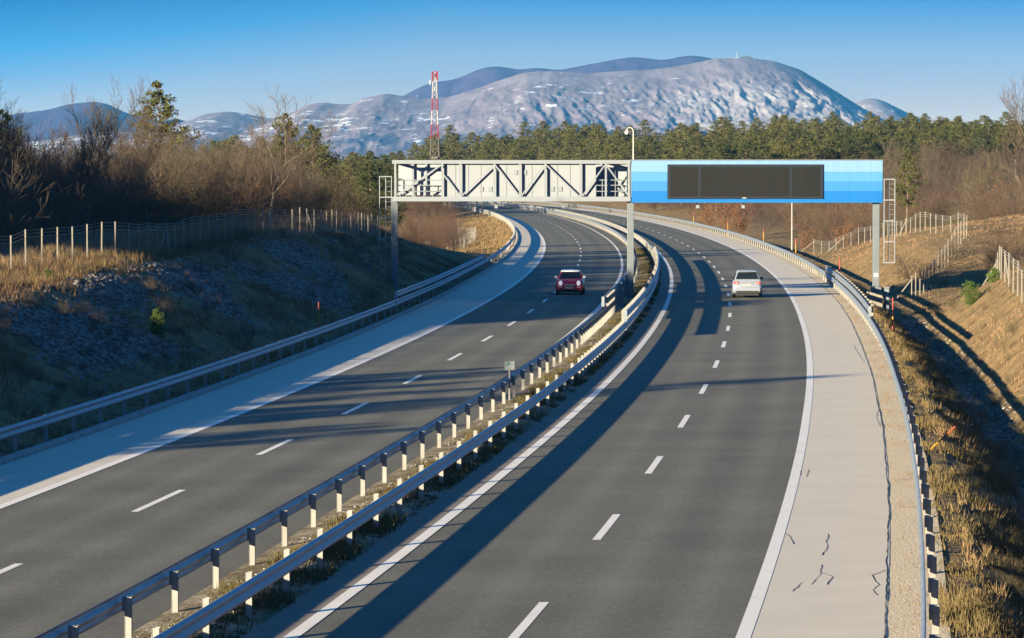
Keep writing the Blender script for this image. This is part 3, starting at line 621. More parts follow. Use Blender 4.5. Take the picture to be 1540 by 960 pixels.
# thin pole right
zp = 372.0; xp = px(1191, zp); LP = thing('grey_pole', 'thin tall light grey pole behind the right rail under the blue sign', 'pole', (xp, zp, gz(xp, zp)))
MB().tube((0, 0, 0), (0, 0, 7.7), .09, .06).build('shaft', M['post'], LP); MB().box(-.16, .16, -.16, .16, -.1, .12).build('base_plate', M['concrete'], LP); MB().box(-.12, .12, -.3, .12, 7.7, 7.86).build('lamp_head', M['frame_light'], LP)

# ------------------------------------------------------------------ fences
def wire_mat(al):
    m = bpy.data.materials.new('wire_netting'); m.use_nodes = True; nt = m.node_tree; b = nt.nodes['Principled BSDF']
    b.inputs['Base Color'].default_value = (.13, .135, .12, 1); b.inputs['Roughness'].default_value = .6
    t = N(nt, 'ShaderNodeBsdfTransparent'); ms = N(nt, 'ShaderNodeMixShader'); ms.inputs[0].default_value = al
    nt.links.new(t.outputs[0], ms.inputs[1]); nt.links.new(b.outputs[0], ms.inputs[2]); nt.links.new(ms.outputs[0], nt.nodes['Material Output'].inputs[0])
    return m
M['netting'] = wire_mat(.06); M['netting_near'] = wire_mat(.2)
def fence(label, pts, h=1.5, sp=2.5, braces=(), net=.78, nm_='netting'):
    """pts: plan polyline (x, y)"""
    P = [np.array(p, float) for p in pts]; pos = []; carry = 0.
    for a, b in zip(P[:-1], P[1:]):
        Ls = np.linalg.norm(b - a); d = carry
        while d < Ls: pos.append(a + (b - a) * d / Ls); d += sp
        carry = d - Ls
    t = thing('wire_fence', label, 'fence', (pos[0][0], pos[0][1], 0), group='wire mesh fences with pale posts'); ox_, oy_ = pos[0]
    tops = []; rd = random.Random(len(pos))
    for i, p in enumerate(pos[:99]):
        z = gz(*p); hh = h * rd.uniform(.96, 1.05); x, y = p[0] - ox_, p[1] - oy_; tops.append((x, y, z, hh))
        lean = rd.uniform(-.02, .02)
        m = MB(); w_ = .031; m.loft([[(x + sx * w_, y + sy * w_, z - .2) for sx, sy in ((-1, -1), (1, -1), (1, 1), (-1, 1))], [(x + lean + sx * w_ * .9, y + sy * w_ * .9, z + hh) for sx, sy in ((-1, -1), (1, -1), (1, 1), (-1, 1))]])
        m.build('post', M['fence_post'], t)
    for (i, dx, dy) in braces:
        if i < len(tops):
            x, y, z, hh = tops[i]; m = MB(); m.tube((x, y, z + hh * .85), (x + dx, y + dy, gz(x + dx + ox_, y + dy + oy_)), .045, k=4); m.build('brace', M['fence_post'], t)
    nm = MB(); wm = MB()
    for a, b in zip(tops[:-1], tops[1:]):
        nm.add([(a[0], a[1], a[2] + .02), (b[0], b[1], b[2] + .02), (b[0], b[1], b[2] + b[3] * net), (a[0], a[1], a[2] + a[3] * net)], [(0, 1, 2, 3)])
        for f in (net, .88, .97): wm.tube((a[0], a[1], a[2] + a[3] * f), (b[0], b[1], b[2] + b[3] * f), .008, k=3)
    nm.build('wire_netting', M[nm_], t); wm.build('wire_strands', M['wire'], t)
    return t
fl = [(float(ROX(O['LS'](118) - .3 - 12, 118)), 118)] + [(px(a, b), b) for a, b in ((-20, 152), (25, 158), (198, 178), (291, 196), (360, 211), (425, 226), (485, 240), (530, 256), (568, 276))]
fence('long wire fence with pale posts along the top of the shaded left slope', fl, 1.5, 2.6, braces=((27, -.35, -.25), (27, .2, -.4), (45, .4, .2)), nm_='netting_near')
fence('wire fence with white posts curving over the grassy mound right of the sign gantry', [(px(1224, 415), 415), (px(1246, 405), 405), (px(1293, 383), 383), (px(1330, 362), 362), (px(1365, 335), 335), (px(1412, 303), 303), (px(1436, 293), 293), (px(1457, 281), 281)], 1.55, 5.2, braces=((0, -1.8, 0), (4, -1.8, 0), (15, -.8, -.3)))
fence('wire fence with slanting brace dipping into the bushy hollow behind the right column', [(px(1371, 247), 247), (px(1387, 252), 252), (px(1414, 262), 262), (px(1440, 272), 272), (px(1455, 279), 279)], 1.55, 2.0, braces=((0, -1.3, -.2),))
fence('dense run of pale fence posts on the grassy bank at the right picture edge', [(px(1498, 221), 221), (px(1506, 207), 207), (px(1535, 186), 186), (px(1560, 168), 168), (px(1600, 140), 140)], 1.6, 4.6, braces=((0, -1.0, -.2), (4, .1, -.5)))
fence('crooked wire fence with whitish posts below the sunlit bank left of the far curve', [(px(640, 430), 430), (px(655, 445), 445), (px(692, 455), 455), (px(700, 470), 470), (px(712, 490), 490), (px(716, 505), 505), (px(704, 520), 520), (px(688, 545), 545), (px(690, 590), 590), (px(684, 640), 640)], 1.6, 1.8)

# ------------------------------------------------------------------ cars
def rrect(hw, z0, z1, y, r=.12, taper=1.0):
    """closed ring (front view) of a car section: half width hw, from z0 to z1; upper edge narrowed by taper"""
    ht = hw * taper; q = []
    for (x, z) in ((-hw + r * .6, z0), (-hw, z0 + r), (-hw * 1.0, z0 + (z1 - z0) * .55), (-ht, z1 - r * .5), (-ht + r, z1), (-ht * .5, z1 + .012), (ht * .5, z1 + .012), (ht - r, z1), (ht, z1 - r * .5), (hw, z0 + (z1 - z0) * .55), (hw, z0 + r), (hw - r * .6, z0)):
        q.append((x, y, z))
    return q
def wheel(par, x, y, r=.31, w_=.2):
    t = MB(); n = 24; s = 1 if x > 0 else -1
    rings = [[(x + dx, y + rr * math.cos(a), r + rr * math.sin(a)) for a in np.linspace(0, 2 * math.pi, n + 1)[:-1]] for dx, rr in ((-w_ / 2, r * .62), (-w_ / 2, r * .94), (-w_ / 2 + .03, r), (w_ / 2 - .03, r), (w_ / 2, r * .94), (w_ / 2, r * .62))]
    wo_ = t.loft(rings).build('wheel', M['rubber'], par, smooth=False)
    xo = x + s * (w_ / 2 + .004)
    m = MB(); m.tube((xo - .02 * s, y, r), (xo, y, r), r * .6, k=20)
    for k in range(5):
        a = k * 2 * math.pi / 5; m.bar((xo, y, r), (xo + .006 * s, y + math.cos(a) * r * .55, r + math.sin(a) * r * .55), .05, .05)
    m.build('rim', M['chrome'], wo_)
def face_panel(par, name, m, pts, off, thick=.012):
    """thin panel over four corners, standing off the body along its normal"""
    p = [Vector(q) for q in pts]; n = (p[1] - p[0]).cross(p[3] - p[0]).normalized()
    if n.dot(Vector(off)) < 0: n = -n
    a = [q + n * .004 for q in p]; b = [q + n * (.004 + thick) for q in p]
    return MB().add(a + b, [(0, 1, 2, 3), (7, 6, 5, 4), (0, 4, 5, 1), (1, 5, 6, 2), (2, 6, 7, 3), (3, 7, 4, 0)]).build(name, m, par)
def car(name, label, loc, rz, body_m, roof_m, kind):
    """built facing -y (front towards -y)"""
    t = thing(name, label, 'car', loc, rz)
    if kind == 'small':
        Lb = [(-1.80, .70, .30, .58, .9), (-1.74, .78, .22, .70, .92), (-1.55, .84, .20, .84, .93), (-1.1, .845, .19, .92, .95), (-.75, .845, .18, .96, .95), (.2, .845, .18, .98, .95), (1.3, .845, .2, 1.0, .95), (1.62, .83, .22, .98, .93), (1.78, .76, .3, .86, .92), (1.82, .70, .34, .66, .9)]
        gh = dict(y=(-.80, -.28, 1.25, 1.62), z=(.95, 1.385, 1.40, .98), wb=.765, wt=.60)
        wy, wr = (-1.23, 1.24), .30
    else:
        Lb = [(-2.1, .70, .34, .60, .9), (-2.0, .82, .24, .74, .92), (-1.75, .87, .22, .86, .93), (-1.2, .88, .2, .98, .95), (-.85, .88, .2, 1.02, .95), (.3, .88, .2, 1.02, .95), (1.5, .88, .22, 1.03, .95), (1.9, .865, .26, 1.02, .94), (2.06, .82, .30, .94, .94), (2.12, .76, .34, .70, .93)]
        gh = dict(y=(-1.05, -.25, 1.45, 1.98), z=(1.0, 1.55, 1.56, 1.02), wb=.80, wt=.62)
        wy, wr = (-1.30, 1.28), .32
    MB().loft([rrect(hw, z0, z1, y, .10, tp) for y, hw, z0, z1, tp in Lb]).build('body', body_m, t, smooth=True)
    y0, y1, y2, y3 = gh['y']; z0, z1, z2, z3 = gh['z']; wb, wt = gh['wb'], gh['wt']
    # cabin: pillars in body colour, roof, and glass set proud of it
    m = MB(); ringl = []
    for (y, z, hw) in ((y0, z0, wb), (y1, z1, wt), ((y1 + y2) / 2, z2 + .02, wt + .01), (y2, z2, wt), (y3, z3, wb)):
        ringl.append([(-wb, y, z0 - .08), (-wb, y, z0 - .02), (-hw, y, z - .06), (-hw + .07, y, z), (0, y, z), (hw - .07, y, z), (hw, y, z - .06), (wb, y, z0 - .02), (wb, y, z0 - .08)])
    m.loft(ringl).build('cabin', body_m, t, smooth=False)
    rg = [[(-hw, y, z + .004), (-hw + .08, y, z + .045), (0, y, z + .06), (hw - .08, y, z + .045), (hw, y, z + .004)] for (y, z, hw) in ((y1 - .06, z1 - .03, wt - .015), (y1 + .1, z1 + .005, wt + .005), ((y1 + y2) / 2, z2 + .022, wt + .012), (y2 - .05, z2, wt), (y2 + .12, z2 - .05, wt - .03))]
    MB().loft(rg).build('roof', roof_m, t, smooth=True)
    lerp = lambda a, b, q: a + (b - a) * q
    def glass(nm, ya, za, wa, yb, zb, wb_, lo, hi, side, ins):
        A = (lerp(ya, yb, lo), lerp(za, zb, lo), lerp(wa, wb_, lo)); B_ = (lerp(ya, yb, hi), lerp(za, zb, hi), lerp(wa, wb_, hi))
        face_panel(t, nm, M['glass'], [(-A[2] + ins, A[0], A[1]), (A[2] - ins, A[0], A[1]), (B_[2] - ins, B_[0], B_[1]), (-B_[2] + ins, B_[0], B_[1])], side)
    glass('windscreen', y0, z0, wb, y1, z1, wt, .06, .9, (0, -1, .5), .09)
    glass('rear_window', y3, z3, wb, y2, z2, wt, .14, .86, (0, 1, .3), .1)
    for s in (-1, 1):
        mid = lerp(y1, y2, .42)
        for (a, b, c, d) in ((lerp(y0, y1, .45), mid - .05, mid - .05, y1 + .12), (mid + .05, lerp(y3, y2, .45), y2 - .1, mid + .05)):
            zl, zh = z0 + .03, z1 - .10
            xl, xh = wb - .0, lerp(wb, wt, .86)
            face_panel(t, 'side_window', M['glass'], [(s * xl, a, zl), (s * xl, b, zl), (s * xh, c, zh), (s * xh, d, zh)], (s, 0, .2), .014)
        yb = lerp(y0, y1, .3); mm = MB(); mm.loft([[(s * (wb + .10 + .1 * math.cos(a) * r_), yb + dy, z0 + .1 + .075 * math.sin(a) * r_) for a in np.linspace(0, 2 * math.pi, 11)[:-1]] for dy, r_ in ((-.08, .5), (-.04, 1), (.04, 1), (.07, .8))])
        mm.box(min(s * (wb - .02), s * (wb + .06)), max(s * (wb - .02), s * (wb + .06)), yb - .02, yb + .02, z0 + .03, z0 + .07); mm.build('mirror', roof_m if kind == 'small' else M['black'], t, smooth=False)
        for y in wy: wheel(t, s * (Lb[3][1] - .1), y, wr)
        for y in wy:      # dark wheel arches
            a = MB(); a.tube((s * (Lb[3][1] - .12), y, wr + .01), (s * (Lb[3][1] + .006), y, wr + .01), wr + .06, k=24); a.build('wheel_arch', M['black'], t)
    fy, ry = Lb[0][0], Lb[-1][0]
    MB().box(-.70, .70, fy + .05, ry - .05, .14, .30).build('underbody', M['black'], t)
    if kind == 'small':
        for s in (-1, 1):
            ring = [[(s * .55 + r_ * .9 * math.cos(a), fy + dy + .10 * math.sin(a), .70 + r_ * 1.1 * math.sin(a)) for a in np.linspace(0, 2 * math.pi, 17)[:-1]] for dy, r_ in ((.12, .14), (.02, .135), (-.01, .09))]
            MB().loft(ring).build('headlight', M['headlamp'], t, smooth=True)
            MB().box(s * .57 - .08, s * .57 + .08, fy - .012, fy + .05, .42, .49).build('fog_lamp', M['chrome'], t, bevel=.01)
        gr = [(-.40, .50), (.40, .50), (.34, .60), (.20, .66), (-.20, .66), (-.34, .60)]
        MB().loft([[(x, fy - .02, z) for x, z in gr], [(x, fy + .05, z) for x, z in gr]]).build('grille', M['black'], t)
        for z in (.535, .58, .625): MB().box(-.33, .33, fy - .03, fy - .021, z - .008, z + .008).build('grille_bar', M['chrome'], t)
        pl = MB().box(-.26, .26, fy - .05, fy - .032, .36, .47).build('number_plate', M['plate'], t); MB().box(-.2, .2, fy - .0535, fy - .0505, .395, .435).build('plate_print', M['grey_text'], pl)
        MB().box(-.62, .62, fy - .018, fy + .04, .25, .33).build('air_intake', M['black'], t)
        MB().box(-.74, .74, fy + .0, fy + .06, .33, .355).build('bumper_strip', M['chrome'], t, bevel=.008)
    else:
        for s in (-1, 1):
            x0, x1 = sorted((s * .50, s * .80)); MB().box(x0, x1, ry - .10, ry + .005, .80, .96).build('tail_light', M['tail'], t, bevel=.02)
            MB().box(s * .62 - .09, s * .62 + .09, ry - .06, ry + .012, .845, .90).build('reversing_lamp', M['white'], t, bevel=.01)
        pl = MB().box(-.26, .26, ry - .04, ry + .012, .72, .83).build('number_plate', M['plate'], t); MB().box(-.2, .2, ry + .0125, ry + .0145, .755, .795).build('plate_print', M['grey_text'], pl)
        MB().box(-.34, .34, ry - .03, ry + .02, .835, .86).build('chrome_strip', M['chrome'], t)
        MB().box(-.78, .78, ry - .2, ry + .045, .40, .58).build('bumper', body_m, t, bevel=.04)
        MB().box(-.66, .66, ry - .2, ry + .03, .25, .398).build('rear_apron', M['black'], t, bevel=.02)
        MB().box(-.56, .56, y2 + .02, y2 + .24, z2 - .02, z2 + .03).build('spoiler', body_m, t, bevel=.012)
    return t
def head(z): return math.atan(float(refD(z)))
car('red_car', 'small red car with white roof and lit round headlights driving towards us', (px(858.5, 240), 240 + 1.2, .012), -head(240), M['car_red'], M['car_white'], 'small')
car('silver_car', 'silver hatchback seen from behind, driving away under the gantry', (px(1126.5, 233.5), 233.5 + 2.1, .012), math.pi - head(233.5), M['silver'], M['silver'], 'hatch')

# ------------------------------------------------------------------ plant generators (arrays of triangles)
def tubes(A, B, ra, rb, k=3):
    A = np.asarray(A, float); B = np.asarray(B, float); ra = np.asarray(ra)[:, None]; rb = np.asarray(rb)[:, None]
    d = B - A; d /= np.linalg.norm(d, axis=1, keepdims=True) + 1e-9
    ref = np.where(np.abs(d[:, 2:3]) > .9, np.array([[1., 0, 0]]), np.array([[0, 0, 1.]])); u = np.cross(d, ref); u /= np.linalg.norm(u, axis=1, keepdims=True); v = np.cross(d, u)
    V = []
    for base, r in ((A, ra), (B, rb)):
        for i in range(k): a = 2 * math.pi * i / k; V.append(base + (u * math.cos(a) + v * math.sin(a)) * r)
    V = np.stack(V, 1).reshape(-1, 3); n = len(A); b = (np.arange(n) * 2 * k)[:, None]; T = []
    for i in range(k):
        j = (i + 1) % k; T.append(np.concatenate([b + i, b + j, b + k + j], 1)); T.append(np.concatenate([b + i, b + k + j, b + k + i], 1))
    return V, np.concatenate(T)
def cloud(C, n, rad, size, r, flat=1.0, long=1.6):
    """n small triangles scattered round every centre"""
    C = np.repeat(np.asarray(C, float), n, 0); rad = np.repeat(np.asarray(rad, float), n) if np.ndim(rad) else np.full(len(C), rad)
    o = r.normal(size=C.shape); o /= np.linalg.norm(o, axis=1, keepdims=True); o *= (rad * r.random(len(C)) ** .4)[:, None]; o[:, 2] *= flat
    c = C + o; a = r.normal(size=c.shape); a /= np.linalg.norm(a, axis=1, keepdims=True); b = np.cross(a, r.normal(size=c.shape)); b /= np.linalg.norm(b, axis=1, keepdims=True)
    s = (size * (.6 + .8 * r.random(len(c))))[:, None]
    V = np.stack([c - a * s * .5 - b * s * .28, c - a * s * .5 + b * s * .28, c + a * s * long * .5], 1).reshape(-1, 3)
    return V, np.arange(len(V)).reshape(-1, 3)
def join(*parts):
    V = []; T = []; o = 0
    for v, t in parts: V.append(v); T.append(t + o); o += len(v)
    return np.concatenate(V), np.concatenate(T)
def pine(h, seed, slim=1.0, bare=.32, size=.27, ncl=22):
    r = np.random.default_rng(seed); A, B, ra, rb = [], [], [], []; z = np.linspace(0, h, 9); p = np.zeros((9, 3)); p[:, 2] = z; p[1:, :2] = np.cumsum(r.normal(0, .06, (8, 2)), 0)
    R0 = .016 * h
    for i in range(8): A.append(p[i]); B.append(p[i + 1]); ra.append(R0 * (1 - z[i] / h * .9)); rb.append(R0 * (1 - z[i + 1] / h * .9))
    C = []; cr = []; zz = bare * h
    while zz < h * .985:
        f = (zz / h - bare) / (1 - bare); Lm = slim * h * .20 * (1 - f ** 1.7) * (.55 + .75 * min(1, f * 3.2)) + .25
        nb = r.integers(4, 7); a0 = r.random() * 6.28
        for k in range(nb):
            a = a0 + k * 6.28 / nb + r.normal(0, .3); Lb = Lm * r.uniform(.5, 1.2); up = .1 + .55 * f + r.normal(0, .1)
            c0 = np.array([np.interp(zz, z, p[:, 0]), np.interp(zz, z, p[:, 1]), zz + r.normal(0, .1)]); d = np.array([math.cos(a), math.sin(a), up]); d /= np.linalg.norm(d)
            e = c0 + d * Lb; A.append(c0); B.append(e); ra.append(.012 * Lb + .018); rb.append(.012)
            nC = max(1, int(Lb / .55))
            for q in range(nC):
                t = .42 + .62 * (q + .6) / nC; C.append(c0 + d * Lb * t + np.array([0, 0, .12]) + r.normal(0, .10, 3)); cr.append((.32 + .16 * Lb) * r.uniform(.7, 1.1))
        zz += h * r.uniform(.045, .07)
    C.append(p[-1]); cr.append(.3)
    return tubes(A, B, ra, rb, 5), cloud(C, ncl, np.minimum(cr, .85), size, r, .7)
def grow(o, p, d, Lb, r0, lev, mx, r, kids, up, curl):
    n = 4 if lev == 0 else 3
    for i in range(n):
        d = d + r.normal(0, curl, 3) + np.array([0, 0, up * .25]); d /= np.linalg.norm(d); q = p + d * Lb / n; r1 = r0 * .76
        o[lev].append((p, q, r0, r1)); p = q; r0 = r1
        if lev < mx and not (lev == 0 and i == 0):
            for _ in range(int(kids) + (r.random() < kids % 1)):
                side = r.normal(size=3); side -= d * side.dot(d); side /= np.linalg.norm(side) + 1e-9; an = r.uniform(.5, 1.0); dd = d * math.cos(an) + side * math.sin(an); dd[2] += up * .6; dd /= np.linalg.norm(dd)
                grow(o, p, dd, Lb * r.uniform(.42, .68), max(r0 * .62, .006), lev + 1, mx, r, kids, up, curl)
def bare_tree(h, seed, mx=4, kids=1.6, up=.5, curl=.13):
    r = np.random.default_rng(seed); o = {i: [] for i in range(mx + 1)}
    grow(o, np.zeros(3), np.array([0, 0, 1.]), h * .72, h * .019, 0, mx, r, kids, up, curl)
    big = [s for i in range(2) for s in o[i]]; thin = [s for i in range(2, mx + 1) for s in o[i]]
    f = lambda S, k, mn: tubes([s[0] for s in S], [s[1] for s in S], np.maximum([s[2] for s in S], mn), np.maximum([s[3] for s in S], mn * .8), k)
    return f(big, 6, .028), f(thin, 3, .015)
def shrub(h, seed, stems=18, spread=.5, mx=3, kids=1.7, thin=.010, leaves=0, up=.5, wide=.5):
    r = np.random.default_rng(seed); o = {i: [] for i in range(mx + 1)}
    for k in range(stems):
        a = r.random() * 6.28; rad = wide * r.random() ** .5; p = np.array([math.cos(a) * rad, math.sin(a) * rad, -.05]); d = np.array([math.cos(a) * spread * r.random(), math.sin(a) * spread * r.random(), 1.]); d /= np.linalg.norm(d)
        grow(o, p, d, h * r.uniform(.55, .95), .012 + .006 * h / 4, 1, mx, r, kids, up, .12)
    S = [s for i in range(1, mx + 1) for s in o[i]]
    v = tubes([s[0] for s in S], [s[1] for s in S], np.maximum([s[2] for s in S], thin), np.maximum([s[3] for s in S], thin * .7), 3)
    if leaves:
        C = np.array([s[1] for s in S if s[1][2] > h * .15]); C = C[r.random(len(C)) < leaves]; return v, cloud(C, 3, .16, .13, r, 1, 1.3)
    return v
def MESH(name, vt, m): return np_mesh(name, vt[0], vt[1], m)

PN = [pine(14, 11, 1.0), pine(13, 12, 1.2, .25), pine(15, 13, .85, .4), pine(12, 14, 1.15, .2), pine(14, 15, 1.0, .3)]
PM = [(MESH('trunk', a, M['pine_bark']), MESH('crown', b, M['needles'])) for a, b in PN]
BT = [bare_tree(10, 21, 4, 2.0, .4), bare_tree(11, 22, 4, 2.0, .6, .12), bare_tree(9, 23, 4, 2.0, .3, .17), bare_tree(12, 24, 4, 1.95, .45, .14)]
BM = [(MESH('trunk', a, M['bark']), MESH('crown', b, M['twig'])) for a, b in BT]
SH = [shrub(4, 31, 18, 1.0, 3, 1.9, up=.22, wide=.9), shrub(4, 32, 18, 1.3, 3, 1.9, up=.2, wide=1.1), shrub(4.5, 33, 14, .8, 3, 2.0, up=.3, wide=.8), shrub(3.4, 34, 22, 1.6, 3, 1.8, up=.12, wide=1.3), shrub(5, 35, 15, .8, 3, 2.0, up=.28, wide=.9)]
SM = [[MESH('bare_shrub', s, M[k]) for s in SH] for k in ('twig', 'twig_red', 'twig_olive')]
LS_ = [shrub(3.4, 41, 14, .8, 3, 1.5, leaves=.55), shrub(4, 42, 14, .7, 3, 1.5, leaves=.5)]
LM = [(MESH('stems', a, M['twig_red']), MESH('foliage', b, M['copper'])) for a, b in LS_]
YP = [pine(2.6, 51, 1.5, .04, .15, 20), pine(2.4, 52, 1.7, .04, .15, 20)]
YM = [(MESH('trunk', a, M['pine_bark']), MESH('crown', b, M['needles_young'])) for a, b in YP]

def tree(name, label, cat, x, y, sc, meshes, group=None, parts=('trunk', 'crown'), sink=.1, widen=1.0):
    t = thing(name, label, cat, (x, y, gz(x, y) - sink), random.uniform(0, 6.28), group, (sc * widen, sc * widen, sc))
    for n, m in zip(parts, meshes): obj(n, m, t)
    return t
def bush(label, x, y, sc, me, group=None, sink=.05, name='bare_shrub', cat='shrub'):
    o = obj(name, me, None, (x, y, gz(x, y) - sink), (0, 0, random.uniform(0, 6.28)), (sc * random.uniform(.9, 1.2), sc * random.uniform(.9, 1.2), sc))
    return tag(o, label, cat, group)
def mass(name, protos, places, mats, label, cat, mi_of):
    """a far wood or thicket that reads as one mass"""
    Vs, Ts, Ms, o = [], [], [], 0
    for (x, y, sc, k, a) in places:
        for j, (v, t) in enumerate(protos[k]):
            c, s = math.cos(a), math.sin(a); q = v * sc; q = np.stack([q[:, 0] * c - q[:, 1] * s + x, q[:, 0] * s + q[:, 1] * c + y, q[:, 2] + gz(x, y) - .1], 1)
            Vs.append(q); Ts.append(t + o); Ms.append(np.full(len(t), mi_of[j])); o += len(v)
    ob = obj(name, np_mesh(name, np.concatenate(Vs), np.concatenate(Ts), mats, mi=np.concatenate(Ms)))
    return tag(ob, label, cat, kind='stuff')

# --- single trees that stand out
tree('pine_tree', 'single dark green pine rising above the brown thicket on the left', 'tree', px(238, 300), 300, .84, PM[3], widen=1.05)
tree('pine_tree', 'dark pine at the left picture edge, half hidden behind bare twigs', 'tree', px(2, 262), 262, .55, PM[1])
tree('bare_tree', 'tall bare tree with forked crown left of the single pine', 'tree', px(132, 202), 202, .50, BM[1])
tree('bare_tree', 'wide bare tree with fine twigs at the upper left of the thicket', 'tree', px(55, 206), 206, .49, BM[0])
tree('bare_tree', 'spreading bare tree just left of the tall forked tree', 'tree', px(92, 200), 200, .42, BM[2])
tree('bare_tree', 'bare tree partly cut by the left picture edge', 'tree', px(2, 196), 196, .45, BM[3])
tree('bare_tree', 'sunlit bare tree with pale trunk beside the green pines left of the truss', 'tree', px(403, 236), 236, .48, (MESH('trunk', BT[3][0], M['bark_pale']), BM[3][1]))
for p_, z_, s_, k, lb in ((432, 330, .72, 0, 'green pine right behind the pale round-crowned bare tree'), (470, 320, .66, 1, 'broad sunlit pine above the white fence posts left of the gantry'), (556, 345, .60, 3, 'olive green pine directly behind the left ladder cage of the gantry'), (580, 380, .62, 0, 'pine peeping out behind the left end of the truss')):
    tree('pine_tree', lb, 'tree', px(p_, z_), z_, s_, PM[k])
tree('pine_tree', 'small pine with bare lower trunk right of the blue sign', 'tree', px(1362, 400), 400, .62, PM[2], widen=.9)
tree('bare_tree', 'tall bare tree at the right picture edge rising above the forest', 'tree', px(1528, 420), 420, 1.12, (MESH('trunk', BT[1][0], M['bark_pale']), BM[1][1]))
tree('copper_tree', 'thin tree with copper leaves on its lower trunk right of the small pine', 'tree', px(1478, 410), 410, .75, (BM[2][0], MESH('crown', BT[2][1], M['twig_olive'])))
t_ = tree('copper_shrub', 'bright orange leafy shrub at the foot of the thin tree on the right', 'shrub', px(1482, 405), 405, 1.1, LM[0], parts=('stems', 'foliage'))
tree('young_pine', 'bushy green young pine on the grassy bank right of the ditch', 'young pine', px(1461, 205), 205, .44, YM[0], widen=1.1)
tree('young_pine', 'smaller green young pine higher on the right bank', 'young pine', px(1495, 208), 208, .30, YM[1], widen=1.2)
tree('young_pine', 'dark green young pine alone on the stony shaded slope', 'young pine', px(237, 148), 148, .36, YM[0], widen=.8)
tree('young_pine', 'tiny yellowish young pine on the sunlit grass strip below the left fence', 'young pine', px(72, 154), 154, .2, YM[1], widen=1.4)
for p_, z_, s_, lb in ((1385, 262, .62, 'dark spreading bare bush in the hollow behind the right gantry column'), (1412, 268, .55, 'second dark bare bush right beside the spreading one in the hollow')):
    bush(lb, px(p_, z_), z_, s_, SM[0][3])
for i, (p_, z_) in enumerate(((1062, 565), (1085, 525), (1110, 505))):
    tree('copper_shrub', 'copper-leaved shrub in the row behind the right rail below the blue sign', 'shrub', px(p_, z_), z_, 1.0 + .12 * (i % 2), LM[i % 2], 'copper shrubs below the sign', ('stems', 'foliage'))
tree('copper_shrub', 'small copper-leaved shrub right of the thin grey pole', 'shrub', px(1212, 425), 425, .55, LM[0], None, ('stems', 'foliage'))
tree('copper_shrub', 'rusty copper-leaved shrub next to the curved fence left of the right gantry column', 'shrub', px(1268, 412), 412, .6, LM[1], None, ('stems', 'foliage'))

# --- thickets
def scatter(n, zr, pr, ok, mind, r):
    pts = []; tries = 0
    while len(pts) < n and tries < n * 60:
        tries += 1; z = r.uniform(*zr); x = px(r.uniform(*pr), z)
        if ok(x, z) and all((x - a) ** 2 + (z - b) ** 2 * .25 > mind ** 2 for a, b in pts): pts.append((x, z))
    return pts
dleft = lambda x, y: float(O['LS'](y) - .3 - (x - refX(y)) / refN(y)); dright = lambda x, y: float((x - refX(y)) / refN(y) - O['RB'](y))
r1 = random.Random(5)
for (x, z) in scatter(118, (172, 345), (-40, 600), lambda x, z: dleft(x, z) > 11.5 + (2 if z < 230 else 0), 1.25, r1):
    p_ = x / z * F + 770; k = r1.choice([0, 0, 1, 2] if p_ < 260 else [0, 1, 2, 2])
    if p_ < 260: bush('bare brown shrub in the shaded thicket behind the left fence', x, z, r1.uniform(.55, .85), SM[k][r1.randrange(5)], 'bare shrubs of the shaded left thicket')
    else: bush('bare brown shrub of the sunlit thicket between the single pine and the gantry', x, z, r1.uniform(.55, .9), SM[k][r1.randrange(5)], 'bare shrubs of the sunlit left thicket')
for (x, z) in scatter(50, (355, 600), (480, 722), lambda x, z: dleft(x, z) > 6.5, 1.6, r1):
    bush('reddish brown bare shrub under the truss on the inside of the curve', x, z, r1.uniform(.45, .8), SM[r1.choice([0, 1, 1, 2])][r1.randrange(5)], 'bare shrubs inside the curve')
for (x, z) in scatter(66, (400, 540), (960, 1560), lambda x, z: dright(x, z) > (12 if z < 470 else 6.5), 2.0, r1):
    bush('bare brown shrub of the brush belt behind the right side of the motorway', x, z, r1.uniform(.6, 1.05), SM[r1.choice([0, 1, 1, 2])][r1.randrange(5)], 'bare shrubs of the right brush belt')
for (x, z) in scatter(42, (300, 410), (1250, 1560), lambda x, z: dright(x, z) > 20, 1.8, r1):
    bush('bare shrub on the rising ground behind the curved fence on the right', x, z, r1.uniform(.45, .75), SM[r1.choice([0, 1, 2])][r1.randrange(5)], 'bare shrubs behind the curved fence')
for (x, z) in scatter(20, (215, 262), (1395, 1560), lambda x, z: 10.5 < dright(x, z) < 26, .8, r1):
    bush('thin leafless sapling on the dry bank between the two right fences', x, z, r1.uniform(.3, .5), SM[r1.choice([0, 1])][r1.randrange(5)], 'saplings between the right fences')
for (x, z) in scatter(60, (430, 640), (1330, 1560), lambda x, z: dright(x, z) > 20, 2.5, r1):
    tree('bare_tree', 'slender bare tree of the brown wood at the upper right', 'tree', x, z, r1.uniform(.45, .75), BM[r1.randrange(4)], 'bare trees of the brown wood')
for (x, z) in scatter(34, (215, 335), (0, 560), lambda x, z: dleft(x, z) > 12.5, 1.8, r1):
    tree('bare_tree', 'slender bare tree standing inside the left thicket', 'tree', x, z, r1.uniform(.28, .42), BM[r1.randrange(4)], 'slender bare trees in the left thicket')

